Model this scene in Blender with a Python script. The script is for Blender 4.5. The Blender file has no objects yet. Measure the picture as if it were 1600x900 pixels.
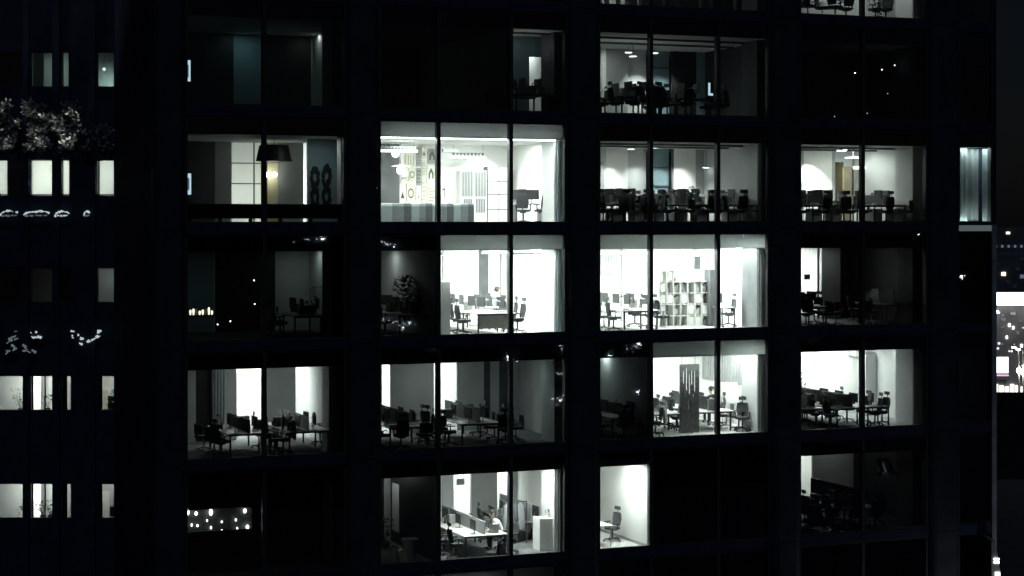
import bpy, math, random
from mathutils import Vector, Matrix
random.seed(7)
R = math.radians
TH = R(22.34); SN, CS = math.sin(TH), math.cos(TH)
D, CZ, FPX, H = 60.72, 20.15, 3000.0, 3.8
ZF = {r: 20.0 + (2 - r) * H for r in range(0, 7)}      # floor level of each storey
sc = bpy.context.scene
COL = sc.collection

# ---------------------------------------------------------------- survey helpers (facade plane is y = 0, inside is +y)
def ray(px):
    u = (px - 800) / FPX
    return SN + u * CS, CS - u * SN
def X(px, Y=0.0):
    dx, dy = ray(px); return (Y + D) * dx / dy
def Zp(px, py, Y=0.0):
    dx, dy = ray(px); return CZ + (Y + D) / dy * (345 - py) / FPX
def CP(px, py, t):
    dx, dy = ray(px); return Vector((t * dx, -D + t * dy, CZ + t * (345 - py) / FPX))

# ---------------------------------------------------------------- materials
def mat(name, col, rough=0.6, metal=0.0, var=0.12, scale=3.0, bump=0.0, spec=0.4):
    m = bpy.data.materials.new(name); m.use_nodes = True
    nt = m.node_tree; b = nt.nodes['Principled BSDF']
    b.inputs['Roughness'].default_value = rough; b.inputs['Metallic'].default_value = metal
    b.inputs['Specular IOR Level'].default_value = spec
    tc = nt.nodes.new('ShaderNodeTexCoord'); n = nt.nodes.new('ShaderNodeTexNoise')
    n.inputs['Scale'].default_value = scale; n.inputs['Detail'].default_value = 6
    nt.links.new(tc.outputs['Object'], n.inputs['Vector'])
    r = nt.nodes.new('ShaderNodeValToRGB')
    r.color_ramp.elements[0].position = 0.3; r.color_ramp.elements[1].position = 0.7
    r.color_ramp.elements[0].color = [c * (1 - var) for c in col] + [1]
    r.color_ramp.elements[1].color = [min(1, c * (1 + var)) for c in col] + [1]
    nt.links.new(n.outputs['Fac'], r.inputs['Fac']); nt.links.new(r.outputs['Color'], b.inputs['Base Color'])
    if bump:
        bp = nt.nodes.new('ShaderNodeBump'); bp.inputs['Strength'].default_value = bump
        n2 = nt.nodes.new('ShaderNodeTexNoise'); n2.inputs['Scale'].default_value = scale * 12
        nt.links.new(tc.outputs['Object'], n2.inputs['Vector'])
        nt.links.new(n2.outputs['Fac'], bp.inputs['Height']); nt.links.new(bp.outputs['Normal'], b.inputs['Normal'])
    return m
def emit(name, col, s):
    m = bpy.data.materials.new(name); m.use_nodes = True
    b = m.node_tree.nodes['Principled BSDF']
    b.inputs['Base Color'].default_value = (*[min(.8, c) for c in col], 1)
    b.inputs['Emission Color'].default_value = (*col, 1); b.inputs['Emission Strength'].default_value = s
    return m
def glass_mat(name, tint=(0.9, 0.95, 0.93), k=1.6):
    m = bpy.data.materials.new(name); m.use_nodes = True; nt = m.node_tree; nt.nodes.clear()
    o = nt.nodes.new('ShaderNodeOutputMaterial'); mix = nt.nodes.new('ShaderNodeMixShader')
    t = nt.nodes.new('ShaderNodeBsdfTransparent'); g = nt.nodes.new('ShaderNodeBsdfGlossy')
    t.inputs['Color'].default_value = (*tint, 1); g.inputs['Roughness'].default_value = 0.01
    g.inputs['Color'].default_value = (.9, .96, 1, 1)
    tc = nt.nodes.new('ShaderNodeTexCoord'); nz = nt.nodes.new('ShaderNodeTexNoise'); nz.inputs['Scale'].default_value = .9
    bp = nt.nodes.new('ShaderNodeBump'); bp.inputs['Strength'].default_value = .05; bp.inputs['Distance'].default_value = .02
    nt.links.new(tc.outputs['Object'], nz.inputs['Vector']); nt.links.new(nz.outputs['Fac'], bp.inputs['Height']); nt.links.new(bp.outputs['Normal'], g.inputs['Normal'])
    f = nt.nodes.new('ShaderNodeFresnel'); f.inputs['IOR'].default_value = 1.5
    mm = nt.nodes.new('ShaderNodeMath'); mm.operation = 'MULTIPLY'; mm.inputs[1].default_value = k; mm.use_clamp = True
    nt.links.new(f.outputs[0], mm.inputs[0]); nt.links.new(mm.outputs[0], mix.inputs[0])
    nt.links.new(t.outputs[0], mix.inputs[1]); nt.links.new(g.outputs[0], mix.inputs[2])
    nt.links.new(mix.outputs[0], o.inputs[0]); return m
def cloth_mat(name, col, trans):
    m = bpy.data.materials.new(name); m.use_nodes = True; nt = m.node_tree; nt.nodes.clear()
    o = nt.nodes.new('ShaderNodeOutputMaterial'); mix = nt.nodes.new('ShaderNodeMixShader')
    d = nt.nodes.new('ShaderNodeBsdfDiffuse'); t = nt.nodes.new('ShaderNodeBsdfTranslucent')
    tc = nt.nodes.new('ShaderNodeTexCoord'); n = nt.nodes.new('ShaderNodeTexNoise'); n.inputs['Scale'].default_value = 40
    r = nt.nodes.new('ShaderNodeValToRGB')
    r.color_ramp.elements[0].color = [c * .88 for c in col] + [1]; r.color_ramp.elements[1].color = [c * 1.1 for c in col] + [1]
    nt.links.new(tc.outputs['Object'], n.inputs['Vector']); nt.links.new(n.outputs['Fac'], r.inputs['Fac'])
    for s in (d, t): nt.links.new(r.outputs['Color'], s.inputs['Color'])
    mix.inputs[0].default_value = trans
    nt.links.new(d.outputs[0], mix.inputs[1]); nt.links.new(t.outputs[0], mix.inputs[2]); nt.links.new(mix.outputs[0], o.inputs[0])
    return m

M = dict(
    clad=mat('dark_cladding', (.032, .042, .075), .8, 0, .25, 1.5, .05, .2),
    pier=mat('pier_cladding', (.034, .040, .052), .55, 0, .35, 1.1, .08, .4),
    frame=mat('dark_aluminium', (.055, .058, .062), .5, .2, .1, 2),
    trim=mat('weathered_trim', (.38, .39, .40), .7, 0, .35, 1.2),
    glass=glass_mat('window_glass'),
    white=mat('white_plaster', (.78, .78, .76), .8, 0, .03, 1.2),
    grey=mat('grey_panel', (.34, .35, .35), .75, 0, .10, 1.6),
    mid=mat('pale_grey_wall', (.55, .56, .56), .8, 0, .06, 1.4),
    dark=mat('charcoal_and_shade', (.09, .095, .1), .7, 0, .2, 2),
    black=mat('black_lacquer_and_shade', (.018, .019, .021), .5, 0, .1, 3),
    teal=mat('blue_grey_panel', (.22, .31, .35), .6, 0, .08, 1.5),
    yellow=mat('yellow_door', (.72, .64, .40), .6, 0, .06, 2),
    ceil=mat('ceiling_paint', (.62, .63, .62), .9, 0, .06, .9),
    carpet=mat('grey_carpet', (.20, .205, .21), .95, 0, .3, 6, .2),
    pale=mat('pale_floor', (.5, .5, .49), .6, 0, .08, 2),
    curtain=cloth_mat('curtain_cloth', (.38, .40, .40), .35),
    sheer=cloth_mat('sheer_cloth', (.6, .66, .66), .4),
    blind=cloth_mat('blind_cloth', (.17, .185, .185), .55),
    whiteblind=cloth_mat('white_blind_cloth', (.8, .8, .77), .6),
    plastic=mat('black_plastic', (.05, .052, .055), .5, 0, .2, 8),
    mesh=mat('black_mesh_fabric', (.06, .063, .067), .9, 0, .25, 30, .3),
    alu=mat('brushed_aluminium', (.4, .41, .42), .4, .7, .1, 5),
    desk=mat('white_desktop', (.74, .74, .71), .45, 0, .03, 2),
    screen=mat('monitor_black', (.06, .064, .068), .45, 0, .1, 3),
    felt=mat('grey_felt', (.40, .42, .42), .95, 0, .12, 14, .2),
    darkfelt=mat('dark_felt', (.10, .105, .11), .95, 0, .25, 14, .2),
    screenfelt=mat('screen_felt', (.15, .155, .155), .95, 0, .35, 7, .3), lowfab=mat('charcoal_fabric', (.10, .105, .11), .95, 0, .2, 20, .2),
    wood=mat('pale_wood', (.62, .58, .50), .6, 0, .1, 4),
    box=mat('storage_grey', (.28, .28, .27), .7, 0, .15, 5),
    leaf=mat('leaf_green', (.045, .075, .035), .6, 0, .4, 6),
    pot=mat('clay_pot', (.2, .17, .15), .8, 0, .2, 5),
    skin=mat('skin', (.46, .37, .32), .6, 0, .06, 5),
    shirt=mat('white_shirt', (.72, .72, .72), .85, 0, .06, 9),
    greyshirt=mat('grey_shirt', (.24, .25, .26), .9, 0, .1, 9),
    blackshirt=mat('black_shirt', (.03, .03, .034), .9, 0, .1, 9),
    jeans=mat('dark_trousers', (.04, .045, .06), .9, 0, .15, 9),
    hair=mat('dark_hair', (.02, .017, .015), .6, 0, .2, 20),
    stripe_a=mat('bench_mint', (.50, .58, .58), .9, 0, .05, 10, .1),
    stripe_b=mat('bench_slate', (.17, .19, .20), .9, 0, .08, 10, .1),
    stripe_c=mat('bench_silver', (.32, .35, .36), .9, 0, .06, 10, .1),
    paper=mat('poster_paper', (.72, .71, .64), .8, 0, .03, 3),
    paper_y=mat('poster_cream', (.62, .60, .50), .8, 0, .04, 3),
    paper_g=mat('poster_grey', (.26, .27, .26), .8, 0, .06, 3),
    ink=mat('poster_ink', (.06, .06, .06), .8, 0, .1, 3),
    silver=mat('silvery_leaf_reflection', (.30, .32, .30), .55, 0, .5, 9), shadecarpet=mat('shaded_carpet', (.035, .036, .04), .95, 0, .3, 6),  # near-black carpet copy carries the shade of unlit rooms
    asphalt=mat('asphalt', (.045, .045, .048), .9, 0, .25, .4),
    concrete=mat('concrete', (.24, .24, .24), .85, 0, .25, .6),
    citywall=mat('city_wall', (.16, .16, .165), .9, 0, .45, .35),
    lamp=emit('lamp_white', (.99, 1, .98), 14),
    lamp_soft=emit('lamp_soft', (.99, 1, .98), 5),
    lamp_warm=emit('lamp_warm', (1, .85, .62), 2.2),
    bulb=emit('bulb', (1, .97, .9), 22), glint=emit('lamp_and_glint', (1, .97, .92), 5), glow_dim=emit('dim_lamp_and_glint', (.85, .95, 1), 1.2), reflection_glow=emit('reflection_glow', (.85, .97, 1), .5), reflection_glow_dim=emit('reflection_glow_dim', (.8, .95, 1), .10), ledge=emit('ledge_glow', (.8, .95, .95), .085),
    screenlit=emit('lit_screen', (.62, .82, 1), 1.0),
    screendim=emit('dim_screen', (.45, .55, .75), .22),
    sign=emit('billboard_light', (1, .97, .9), 3.5),
    led=emit('led_screen', (.9, .86, 1), 2.6),
    ledpink=emit('led_pink', (1, .55, .75), .7),
    shop=emit('shopfront_light', (1, .95, .85), 1.6),
)

# ---------------------------------------------------------------- mesh helper
class MB:
    def __init__(s, m=None): s.v = []; s.f = []; s.m = m; s.smooth = False
    def _a(s, vs, fs):
        b = len(s.v); s.v += [(s.m @ Vector(p)) if s.m else Vector(p) for p in vs]
        s.f += [tuple(b + i for i in f) for f in fs]; return s
    def box(s, x0, x1, y0, y1, z0, z1):
        if x0 > x1: x0, x1 = x1, x0
        if y0 > y1: y0, y1 = y1, y0
        if z0 > z1: z0, z1 = z1, z0
        return s._a([(x0,y0,z0),(x1,y0,z0),(x1,y1,z0),(x0,y1,z0),(x0,y0,z1),(x1,y0,z1),(x1,y1,z1),(x0,y1,z1)],
                    [(0,3,2,1),(4,5,6,7),(0,1,5,4),(1,2,6,5),(2,3,7,6),(3,0,4,7)])
    def tube(s, p0, p1, r0, r1=None, n=8):
        r1 = r0 if r1 is None else r1; p0, p1 = Vector(p0), Vector(p1)
        d = (p1 - p0).normalized(); a = d.orthogonal().normalized(); b = d.cross(a)
        vs = [p0 + (a*math.cos(t)+b*math.sin(t))*r0 for t in [2*math.pi*i/n for i in range(n)]]
        vs += [p1 + (a*math.cos(t)+b*math.sin(t))*r1 for t in [2*math.pi*i/n for i in range(n)]]
        return s._a(vs, [(i,(i+1)%n,n+(i+1)%n,n+i) for i in range(n)] + [tuple(range(n-1,-1,-1)), tuple(range(n,2*n))])
    def lathe(s, c, prof, n=16):
        vs = []; fs = []
        for (r, z) in prof: vs += [(c[0]+r*math.cos(2*math.pi*i/n), c[1]+r*math.sin(2*math.pi*i/n), c[2]+z) for i in range(n)]
        for k in range(len(prof)-1): fs += [(k*n+i, k*n+(i+1)%n, (k+1)*n+(i+1)%n, (k+1)*n+i) for i in range(n)]
        fs += [tuple(range(n-1,-1,-1)), tuple((len(prof)-1)*n+i for i in range(n))]
        return s._a(vs, fs)
    def ball(s, c, r, n=12, sz=1.0):
        return s.lathe(c, [(r*max(.02,math.sin(math.pi*k/8)), -r*sz*math.cos(math.pi*k/8)) for k in range(9)], n)
    def prism(s, pts, z0, z1):          # polygon in xy swept in z
        n = len(pts)
        return s._a([(x,y,z0) for x,y in pts]+[(x,y,z1) for x,y in pts],
                    [(i,(i+1)%n,n+(i+1)%n,n+i) for i in range(n)]+[tuple(range(n-1,-1,-1)),tuple(range(n,2*n))])
    def sweep_xz(s, pts, y0, y1):       # polygon in xz swept in y
        n = len(pts)
        return s._a([(x,y0,z) for x,z in pts]+[(x,y1,z) for x,z in pts],
                    [(i,(i+1)%n,n+(i+1)%n,n+i) for i in range(n)]+[tuple(range(n-1,-1,-1)),tuple(range(n,2*n))])
    def quad(s, a, b, c, d): return s._a([a,b,c,d], [(0,1,2,3)])
    def ring(s, c, r, w, y0, y1, n=20, sx=1.0, sz=1.0, jit=0):
        vs = []; fs = []
        for i in range(n):
            t = 2*math.pi*i/n; j = 1 + (random.uniform(-jit, jit) if jit else 0)
            for (rr, y) in ((r*j,y0),(r*j-w,y0),(r*j-w,y1),(r*j,y1)):
                vs.append((c[0]+rr*sx*math.cos(t), y, c[1]+rr*sz*math.sin(t)))
        for i in range(n):
            for k in range(4): fs.append((i*4+k, ((i+1)%n)*4+k, ((i+1)%n)*4+(k+1)%4, i*4+(k+1)%4))
        return s._a(vs, fs)
    def build(s, name, m, parent=None, smooth=False):
        me = bpy.data.meshes.new(name); me.from_pydata([tuple(p) for p in s.v], [], s.f); me.update()
        me.materials.append(M[m] if isinstance(m, str) else m)
        if smooth:
            for p in me.polygons: p.use_smooth = True
        o = bpy.data.objects.new(name, me); COL.objects.link(o)
        if parent is not None: o.parent = parent
        return o
def tag(o, label=None, cat=None, group=None, kind=None):
    if label: o['label'] = label
    if cat: o['category'] = cat
    if group: o['group'] = group
    if kind: o['kind'] = kind
    return o
def empty(name, loc=(0,0,0), rz=0, label=None, cat=None, group=None):
    o = bpy.data.objects.new(name, None); COL.objects.link(o); o.empty_display_size = .2
    o.location = loc; o.rotation_euler = (0,0,rz); return tag(o, label, cat, group)
def copy_tree(o, parent=None):
    c = o.copy(); COL.objects.link(c); c.parent = parent
    for ch in list(o.children): copy_tree(ch, c)
    return c
PROTO = {}
def place(kind, make, loc, rz, label, cat, group=None):
    if kind not in PROTO: o = PROTO[kind] = make()
    else: o = copy_tree(PROTO[kind])
    o.location = loc; o.rotation_euler = (0,0,rz); tag(o, label, cat)
    if group: o['group'] = group
    return o
WHITE = (.985, 1.0, .975)
def area(x, y, z, sx, sy, P, col=WHITE, rot=(0,0,0)):
    l = bpy.data.lights.new('area_lamp', 'AREA'); l.shape = 'RECTANGLE'; l.size = sx; l.size_y = sy
    l.energy = P; l.color = col
    o = bpy.data.objects.new('area_lamp', l); o.location = (x,y,z); o.rotation_euler = rot; COL.objects.link(o); return o
def spot(x, y, z, P, ang=80, blend=.35, tx=0, ty=0.0, col=WHITE):
    l = bpy.data.lights.new('spot_lamp', 'SPOT'); l.energy = P; l.spot_size = R(ang); l.spot_blend = blend
    l.shadow_soft_size = .04; l.color = col
    o = bpy.data.objects.new('spot_lamp', l); o.location = (x,y,z); o.rotation_euler = (ty,tx,0); COL.objects.link(o); return o

# ================================================================ THE OFFICE BUILDING
BLD = empty('office_building', (0,0,0), 0, 'tall dark office block with a grid of lit glazed office bays', 'building')
BAYS = {0: (288, 413, 541), 1: (590, 685, 798, 886), 2: (933, 1017, 1122, 1203), 3: (1247, 1348, 1449), 4: (1495, 1551)}
XL, XR, ZT, YB = X(238), X(1553), 35.0, 8.8
def part(mb, name, m, parent=None): return mb.build(name, m, parent or BLD)
# piers outside and columns inside
gaps = [(238, 288), (541, 590), (886, 933), (1203, 1247), (1449, 1495)]
for a, b in gaps:
    xa, xb = X(a), X(b); w_ = xb-xa
    part(MB().prism([(xa,.16),(xa,-.10),(xa+.05,-.19),(xa+.13,-.27),(xa+.24,-.31),(xb-.24,-.31),(xb-.13,-.27),(xb-.05,-.19),(xb,-.10),(xb,.16)], 0, ZT), 'pier', 'pier')
    for r in range(0, 9):
        z = ZF.get(r, 0) - .11
        if z > 1: part(MB().box(xa+.20, xb-.20, -.322, -.312, z, z+.03), 'panel_joint', 'black')
part(MB().box(X(1551), XR, -.14, .16, 0, ZT), 'pier', 'clad')
XC = 15.0
part(MB().box(XL, XL+.25, .16, 6.2, 0, ZT), 'side_wall', 'clad')
part(MB().box(XL, XC+.2, 6.2, 6.3, 0, ZT), 'rear_wall', 'clad'); part(MB().box(XC, XC+.2, 6.3, YB, 0, ZT), 'side_wall', 'clad')
part(MB().box(XR-.06, XR, .17, YB, 0, ZT), 'side_wall', 'clad')
part(MB().box(XC, XR, YB, YB+.25, 0, ZT), 'rear_wall', 'clad')
part(MB().box(XL, XC+.2, 0, 6.3, ZT, ZT+.4).box(XC+.2, XR, 0, YB+.25, ZT, ZT+.4), 'roof', 'clad')
for px in (1487, 1549):
    part(MB().box(X(px)-.10, X(px)+.10, -.20, -.142, .2, 20.0), 'corner_trim', 'trim')
part(MB().box(XL+.3, XR-.1, .0, .3, 0, ZF[6]-.3), 'plinth_wall', 'clad')
COLX = {}
for i, (a, b) in enumerate(gaps):
    if i == 0: continue
    xa = X({541: 519, 886: 866, 1203: 1183, 1449: 1426}[a], .75); xb = X(b, 0) + .05
    for r in range(0, 7):
        m = 'dark' if (r, a) in {(1,541),(1,1203),(1,886),(1,1449),(3,541),(3,1203),(3,1449),(5,541),(5,1203),(5,1449),(6,886),(6,1449),(0,886)} else 'mid'  # charcoal columns carry the darkness of unlit rooms in their colour
        part(MB().box(X(533,.75) if (r, a) == (2, 541) else xa, xb, .75, 1.2 if (r, a) == (2, 541) else 1.9, ZF[r]+.021, ZF[r]+H-.275), 'column', m)
for r in range(0, 7):
    part(MB().box(XL+.26, XC+.22, .12, 6.19, ZF[r]-.27, ZF[r]).box(XC+.22, XR-.07, .12, YB-.01, ZF[r]-.27, ZF[r]), 'floor_slab', 'carpet')
    e = MB()
    for b, g in BAYS.items(): e.box(X(g[0]), X(g[-1]), -.10, .118, ZF[r]-.27, ZF[r]+.05)
    part(e, 'slab_edge', 'clad')
def bay_window(r, b, blind=None, bulk=True, sill=False):
    g = BAYS[b]; z0, z1 = ZF[r]+.05, ZF[r]+3.53; xs = [X(p) for p in g]
    mb = MB()
    mb.box(xs[0], xs[-1], -.07, .10, z0, z0+.07); mb.box(xs[0], xs[-1], -.07, .10, z1-.07, z1)
    for i, x in enumerate(xs):
        w = .065 if 0 < i < len(xs)-1 else .05
        x0, x1 = (x-w, x+w) if 0 < i < len(xs)-1 else ((x, x+2*w) if i == 0 else (x-2*w, x))
        mb.box(x0, x1, -.06, .17, z0+.07, z1-.07)
    f = part(mb, 'window', 'frame')
    pn = MB()
    for i in range(len(xs)-1): pn.box(xs[i]+.05, xs[i+1]-.05, -.005, .012, z0+.05, z1-.05)
    pn.build('pane', 'glass', f)
    if bulk:
        q = MB().box(xs[0]+.02, xs[-1]-.02, .13, .20, ZF[r]+2.95, z1); q.build('bulkhead', 'clad', f)
    if blind:
        for (a, c, drop) in blind:
            q = MB().quad((X(a),.2,ZF[r]+drop),(X(c),.2,ZF[r]+drop),(X(c),.2,z1),(X(a),.2,z1))
            q.build('roller_blind', 'blind', f)
            MB().box(X(a), X(c), .18, .22, ZF[r]+drop-.03, ZF[r]+drop-.001).build('bottom_bar', 'alu', f)
    if sill:
        MB().box(xs[0]+.1, xs[-1]-.1, .13, .34, ZF[r]+.005, ZF[r]+.07).build('sill', 'white', f)
    return f
BL = {(2,1): [(591,683,2.98),(688,796,2.98),(801,884,2.98)], (3,1): [(688,796,2.98),(801,884,2.98)],
      (6,1): [(591,683,2.98),(688,796,2.98)], (3,2): [(935,1015,2.98),(1020,1120,2.98),(1125,1201,2.98)], (4,2): [(1020,1120,2.93),(1125,1201,2.93)]}
for r in range(0, 7):
    for b in BAYS:
        bay_window(r, b, BL.get((r,b)), bulk=(r,b) not in BL, sill=(r,b) in ((5,1),(3,1),(3,2),(4,2),(5,2)))
for (r, a, b) in ((3, 591, 687), (4, 934, 1017)):
    part(MB().box(X(a)+.02, X(b), .13, .2, ZF[r]+2.95, ZF[r]+3.53), 'bulkhead', 'clad')

def perim(r, pa, pb, P, Y=.42, h=2.88, col=WHITE):  # lamp row added at the window line as front fill
    xa, xb = X(pa,Y), X(pb,Y); area((xa+xb)/2, Y, ZF[r]+h, xb-xa, .1, P, col)
def partition(r, px, m='mid', y0=.14, y1=YB, th=.05):
    x = X(px); part(MB().box(x-th, x+th, y0, y1-.005, ZF[r]+.002, ZF[r]+H-.272), 'interior_wall', m)
PART = {0: [565, 910, 1226, 1471], 1: [565, 798, 910, 1226, 1471], 2: [565, 910, 1226, 1471], 3: [565, 687, 910, 1226, 1471],
        4: [565, 910, 1017, 1226, 1471], 5: [565, 687, 910, 1017, 1226, 1471], 6: [565, 910, 1226, 1471]}
PM = {(1,1226):'black', (5,687):'black',  (3,1471):'black', (5,1471):'black', (1,1471):'black', (2,910):'white', (3,910):'white', (3,1226):'white', (4,1226):'white', (5,910):'white', (5,1017):'white', (2,1471):'mid', (3,687):'mid', (4,1471):'mid'}  # black partitions put the shade of unlit rooms into the colour
for r, l in PART.items():
    for p in l: partition(r, p, PM.get((r,p),'mid'))
def ceiling(r, a, b, h=2.95, y0=.25, m='ceil', y1=YB):
    part(MB().box(X(a)+.06, X(b)-.06, y0, (6.19 if a == 238 else y1-.01), ZF[r]+h, ZF[r]+h+.05), 'ceiling', m)
def floor(r, a, b, m):
    part(MB().box(X(a)+.06, X(b)-.06, .36, (6.19 if a == 238 else YB-.01), ZF[r]+.003, ZF[r]+.02), 'floor', m)
def back(r, a, b, Y, segs, m='mid', h=None, th=.1):
    """partition parallel to the glass, from glass position a to b; segs = (px0, px1, material or None for an opening, z0, z1)"""
    xa, xb = X(a)+.052, X(b)-.052; h = h or H-.28; z = ZF[r]
    cur = xa
    for s in sorted(segs):
        p0, p1 = max(xa, X(s[0],Y)), min(xb, X(s[1],Y))
        if p0 > cur: part(MB().box(cur, p0, Y, Y+th, z+.022, z+h), 'interior_wall', m)
        if s[2] is not None: part(MB().box(p0, p1, Y+(s[3] if len(s)>3 else 0), Y+th+(s[3] if len(s)>3 else 0), z+.022, z+h), 'interior_wall', s[2])
        elif len(s) > 4:
            part(MB().box(p0, p1, Y, Y+th, z+.022+s[4], z+h), 'interior_wall', m)
        cur = max(cur, p1)
    if cur < xb: part(MB().box(cur, xb, Y, Y+th, z+.022, z+h), 'interior_wall', m)

# ================================================================ FURNITURE KINDS
def make_chair():
    t = empty('office_chair')
    s = MB()
    n = 10
    s.prism([(.24*(abs(math.cos(a))**.5)*(1 if math.cos(a)>=0 else -1), .23*(abs(math.sin(a))**.5)*(1 if math.sin(a)>=0 else -1)-.02)
             for a in [2*math.pi*i/16 for i in range(16)]], .45, .53)
    s.build('seat', 'mesh', t)
    b = MB()
    rows = [(.56,.20,.19),(.66,.205,.225),(.80,.22,.235),(.94,.215,.245),(1.03,.19,.27)]
    vs = []; fs = []; nx = 6
    for (z, y, w) in [(r_[0], r_[1], .225-.02*abs(i-2)) for i, r_ in enumerate(rows)]:
        for k in range(nx+1):
            u = -1+2*k/nx; vs.append((u*w, y+.0 - .05*u*u + (z-.56)*.12, z))
        for k in range(nx+1):
            u = -1+2*k/nx; vs.append((u*w, y+.035 - .05*u*u + (z-.56)*.12, z))
    w2 = 2*(nx+1)
    for i in range(len(rows)-1):
        for k in range(nx):
            a = i*w2+k; fs += [(a,a+1,a+w2+1,a+w2), (a+nx+1+w2,a+nx+2+w2,a+nx+2,a+nx+1)]
        fs += [(i*w2,i*w2+w2,i*w2+w2+nx+1,i*w2+nx+1), (i*w2+nx+nx+1,i*w2+w2+nx+nx+1,i*w2+w2+nx,i*w2+nx)]
    for i in (0, len(rows)-1):
        for k in range(nx): fs.append((i*w2+k, i*w2+nx+1+k, i*w2+nx+2+k, i*w2+k+1))
    b._a(vs, fs); b.build('backrest', 'mesh', t)
    h = MB(); h.box(-.14,.14,.225,.265,1.13,1.25); h.tube((0,.26,1.0),(0,.255,1.16),.016); h.build('headrest', 'plastic', t)
    for sx in (-1, 1):
        a = MB(); a.box(sx*.25-.035, sx*.25+.035, -.15, .12, .68, .715)
        a.tube((sx*.25,.02,.47),(sx*.26,.0,.69),.022,.02); a.tube((sx*.12,.04,.46),(sx*.25,.02,.47),.02); a.build('armrest', 'plastic', t)
    g = MB(); g.tube((0,.0,.44),(0,0,.14),.03); g.box(-.1,.1,-.1,.16,.40,.45); g.tube((0,.12,.42),(0,.24,.60),.022)
    for k in range(5):
        a = 2*math.pi*k/5+.3; c, s_ = math.cos(a), math.sin(a)
        g.tube((0,0,.13),(c*.31,s_*.31,.085),.026,.018)
        g.tube((c*.31-s_*.02,s_*.31+c*.02,.034),(c*.31+s_*.02,s_*.31-c*.02,.034),.032)
    g.build('base', 'plastic', t)
    return t
def make_low_chair():
    t = empty('office_chair')
    MB().prism([(-.24,-.22),(-.2,-.26),(.2,-.26),(.24,-.22),(.24,.2),(.18,.24),(-.18,.24),(-.24,.2)], .43, .52).build('seat','lowfab',t)
    b = MB(); pts = [(-.24+.48*k/8, .24-.07*((k-4)/4)**2) for k in range(9)]
    b.prism(pts+[(x,y+.05) for x,y in reversed(pts)], .56, .90); b.box(-.03,.03,.25,.29,.45,.6); b.build('backrest','lowfab',t)
    for sx in (-1,1):
        a = MB(); a.box(sx*.27-.025, sx*.27+.025, -.1, .2, .64, .67); a.tube((sx*.24,.05,.47),(sx*.27,.05,.65),.018); a.build('armrest','alu',t)
    g = MB(); g.tube((0,0,.43),(0,0,.12),.028)
    for k in range(5):
        c, s_ = math.cos(2*math.pi*k/5), math.sin(2*math.pi*k/5); g.tube((0,0,.12),(c*.3,s_*.3,.07),.022,.016); g.tube((c*.3-s_*.02,s_*.3+c*.02,.03),(c*.3+s_*.02,s_*.3-c*.02,.03),.028)
    g.build('base','alu',t); return t
def make_jacket_chair():
    t = make_chair()
    j = MB(); n = 8
    for (y0,) in ((.17,),):
        vs = []; fs = []
        for (z, w, y) in ((.48,.27,.36),(.62,.30,.37),(.80,.29,.36),(.96,.27,.34),(1.06,.22,.31),(1.05,.20,.16),(.92,.25,.14)):
            vs += [(-w+2*w*k/n, y+.035*math.sin(k*1.9+z*3)-.05*((k-n/2)/(n/2))**2, z+.03*math.sin(k*1.3)) for k in range(n+1)]
        for a in range(6):
            for k in range(n): fs.append((a*(n+1)+k, a*(n+1)+k+1, (a+1)*(n+1)+k+1, (a+1)*(n+1)+k))
        j._a(vs, fs)
    o = j.build('jacket','greyshirt',t); m = o.modifiers.new('s','SOLIDIFY'); m.thickness = .02; return t
def make_monitor():
    t = empty('monitor')
    p = MB(); p.box(-.29,.29,-.02,.012,.15,.50); p.box(-.18,.18,.012,.035,.2,.44); p.build('panel', 'screen', t)
    MB().box(-.275,.275,-.0225,-.0202,.17,.485).build('display', 'screen', t)
    s = MB(); s.tube((0,.05,.01),(0,.02,.3),.02); s.box(-.12,.12,-.07,.11,0,.014); s.build('stand', 'alu', t)
    return t
def make_arm_monitor():
    t = empty('monitor')
    p = MB(); p.box(-.29,.29,-.03,.002,.20,.55); p.build('panel', 'screen', t)
    MB().box(-.275,.275,-.0325,-.0302,.22,.535).build('display', 'screen', t)
    s = MB(); s.tube((.16,.12,.0),(.16,.12,.18),.02); s.tube((.16,.12,.18),(.22,.10,.42),.018); s.tube((.22,.10,.42),(0,.0,.38),.018)
    s.box(.11,.21,.07,.17,0,.012); s.build('arm', 'alu', t)
    return t
def make_lamp():
    t = empty('desk_lamp')
    MB().lathe((0,0,0),[(.08,0),(.08,.015),(.02,.02)],12).build('base','plastic',t)
    a = MB(); a.tube((0,0,.02),(.1,0,.28),.008); a.tube((.1,0,.28),(-.08,0,.46),.008); a.build('arm','plastic',t)
    MB().lathe((-.1,0,.41),[(.07,0),(.03,.07),(.01,.08)],12).build('lamp_shade','plastic',t)
    return t
def make_pedestal():
    t = empty('drawer_unit')
    MB().box(-.2,.2,-.27,.27,.03,.58).build('carcass','mid',t)
    for k in range(3): MB().box(-.185,.185,-.29,-.272,.06+k*.17,.06+k*.17+.155).build('drawer','white',t)
    return t
def make_papers():
    mb = MB(); random.seed(3)
    for k in range(5):
        c, s = math.cos(k*.5), math.sin(k*.5)
        mb.prism([(c*x-s*y, s*x+c*y) for x, y in ((-.11,-.15),(.11,-.15),(.11,.15),(-.11,.15))], k*.012, k*.012+.011)
    return mb.build('paper_stack', 'desk')
def make_bin():
    t = empty('waste_bin')
    MB().lathe((0,0,0),[(.13,0),(.17,.36),(.175,.38),(.16,.38),(.12,.03)],14).build('bucket','felt',t); return t
def make_filebox():
    t = empty('file_box'); MB().box(-.13,.13,-.1,.1,0,.28).build('box','box',t)
    MB().box(-.135,.135,-.105,.105,.2805,.31).build('lid','grey',t); return t
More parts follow.
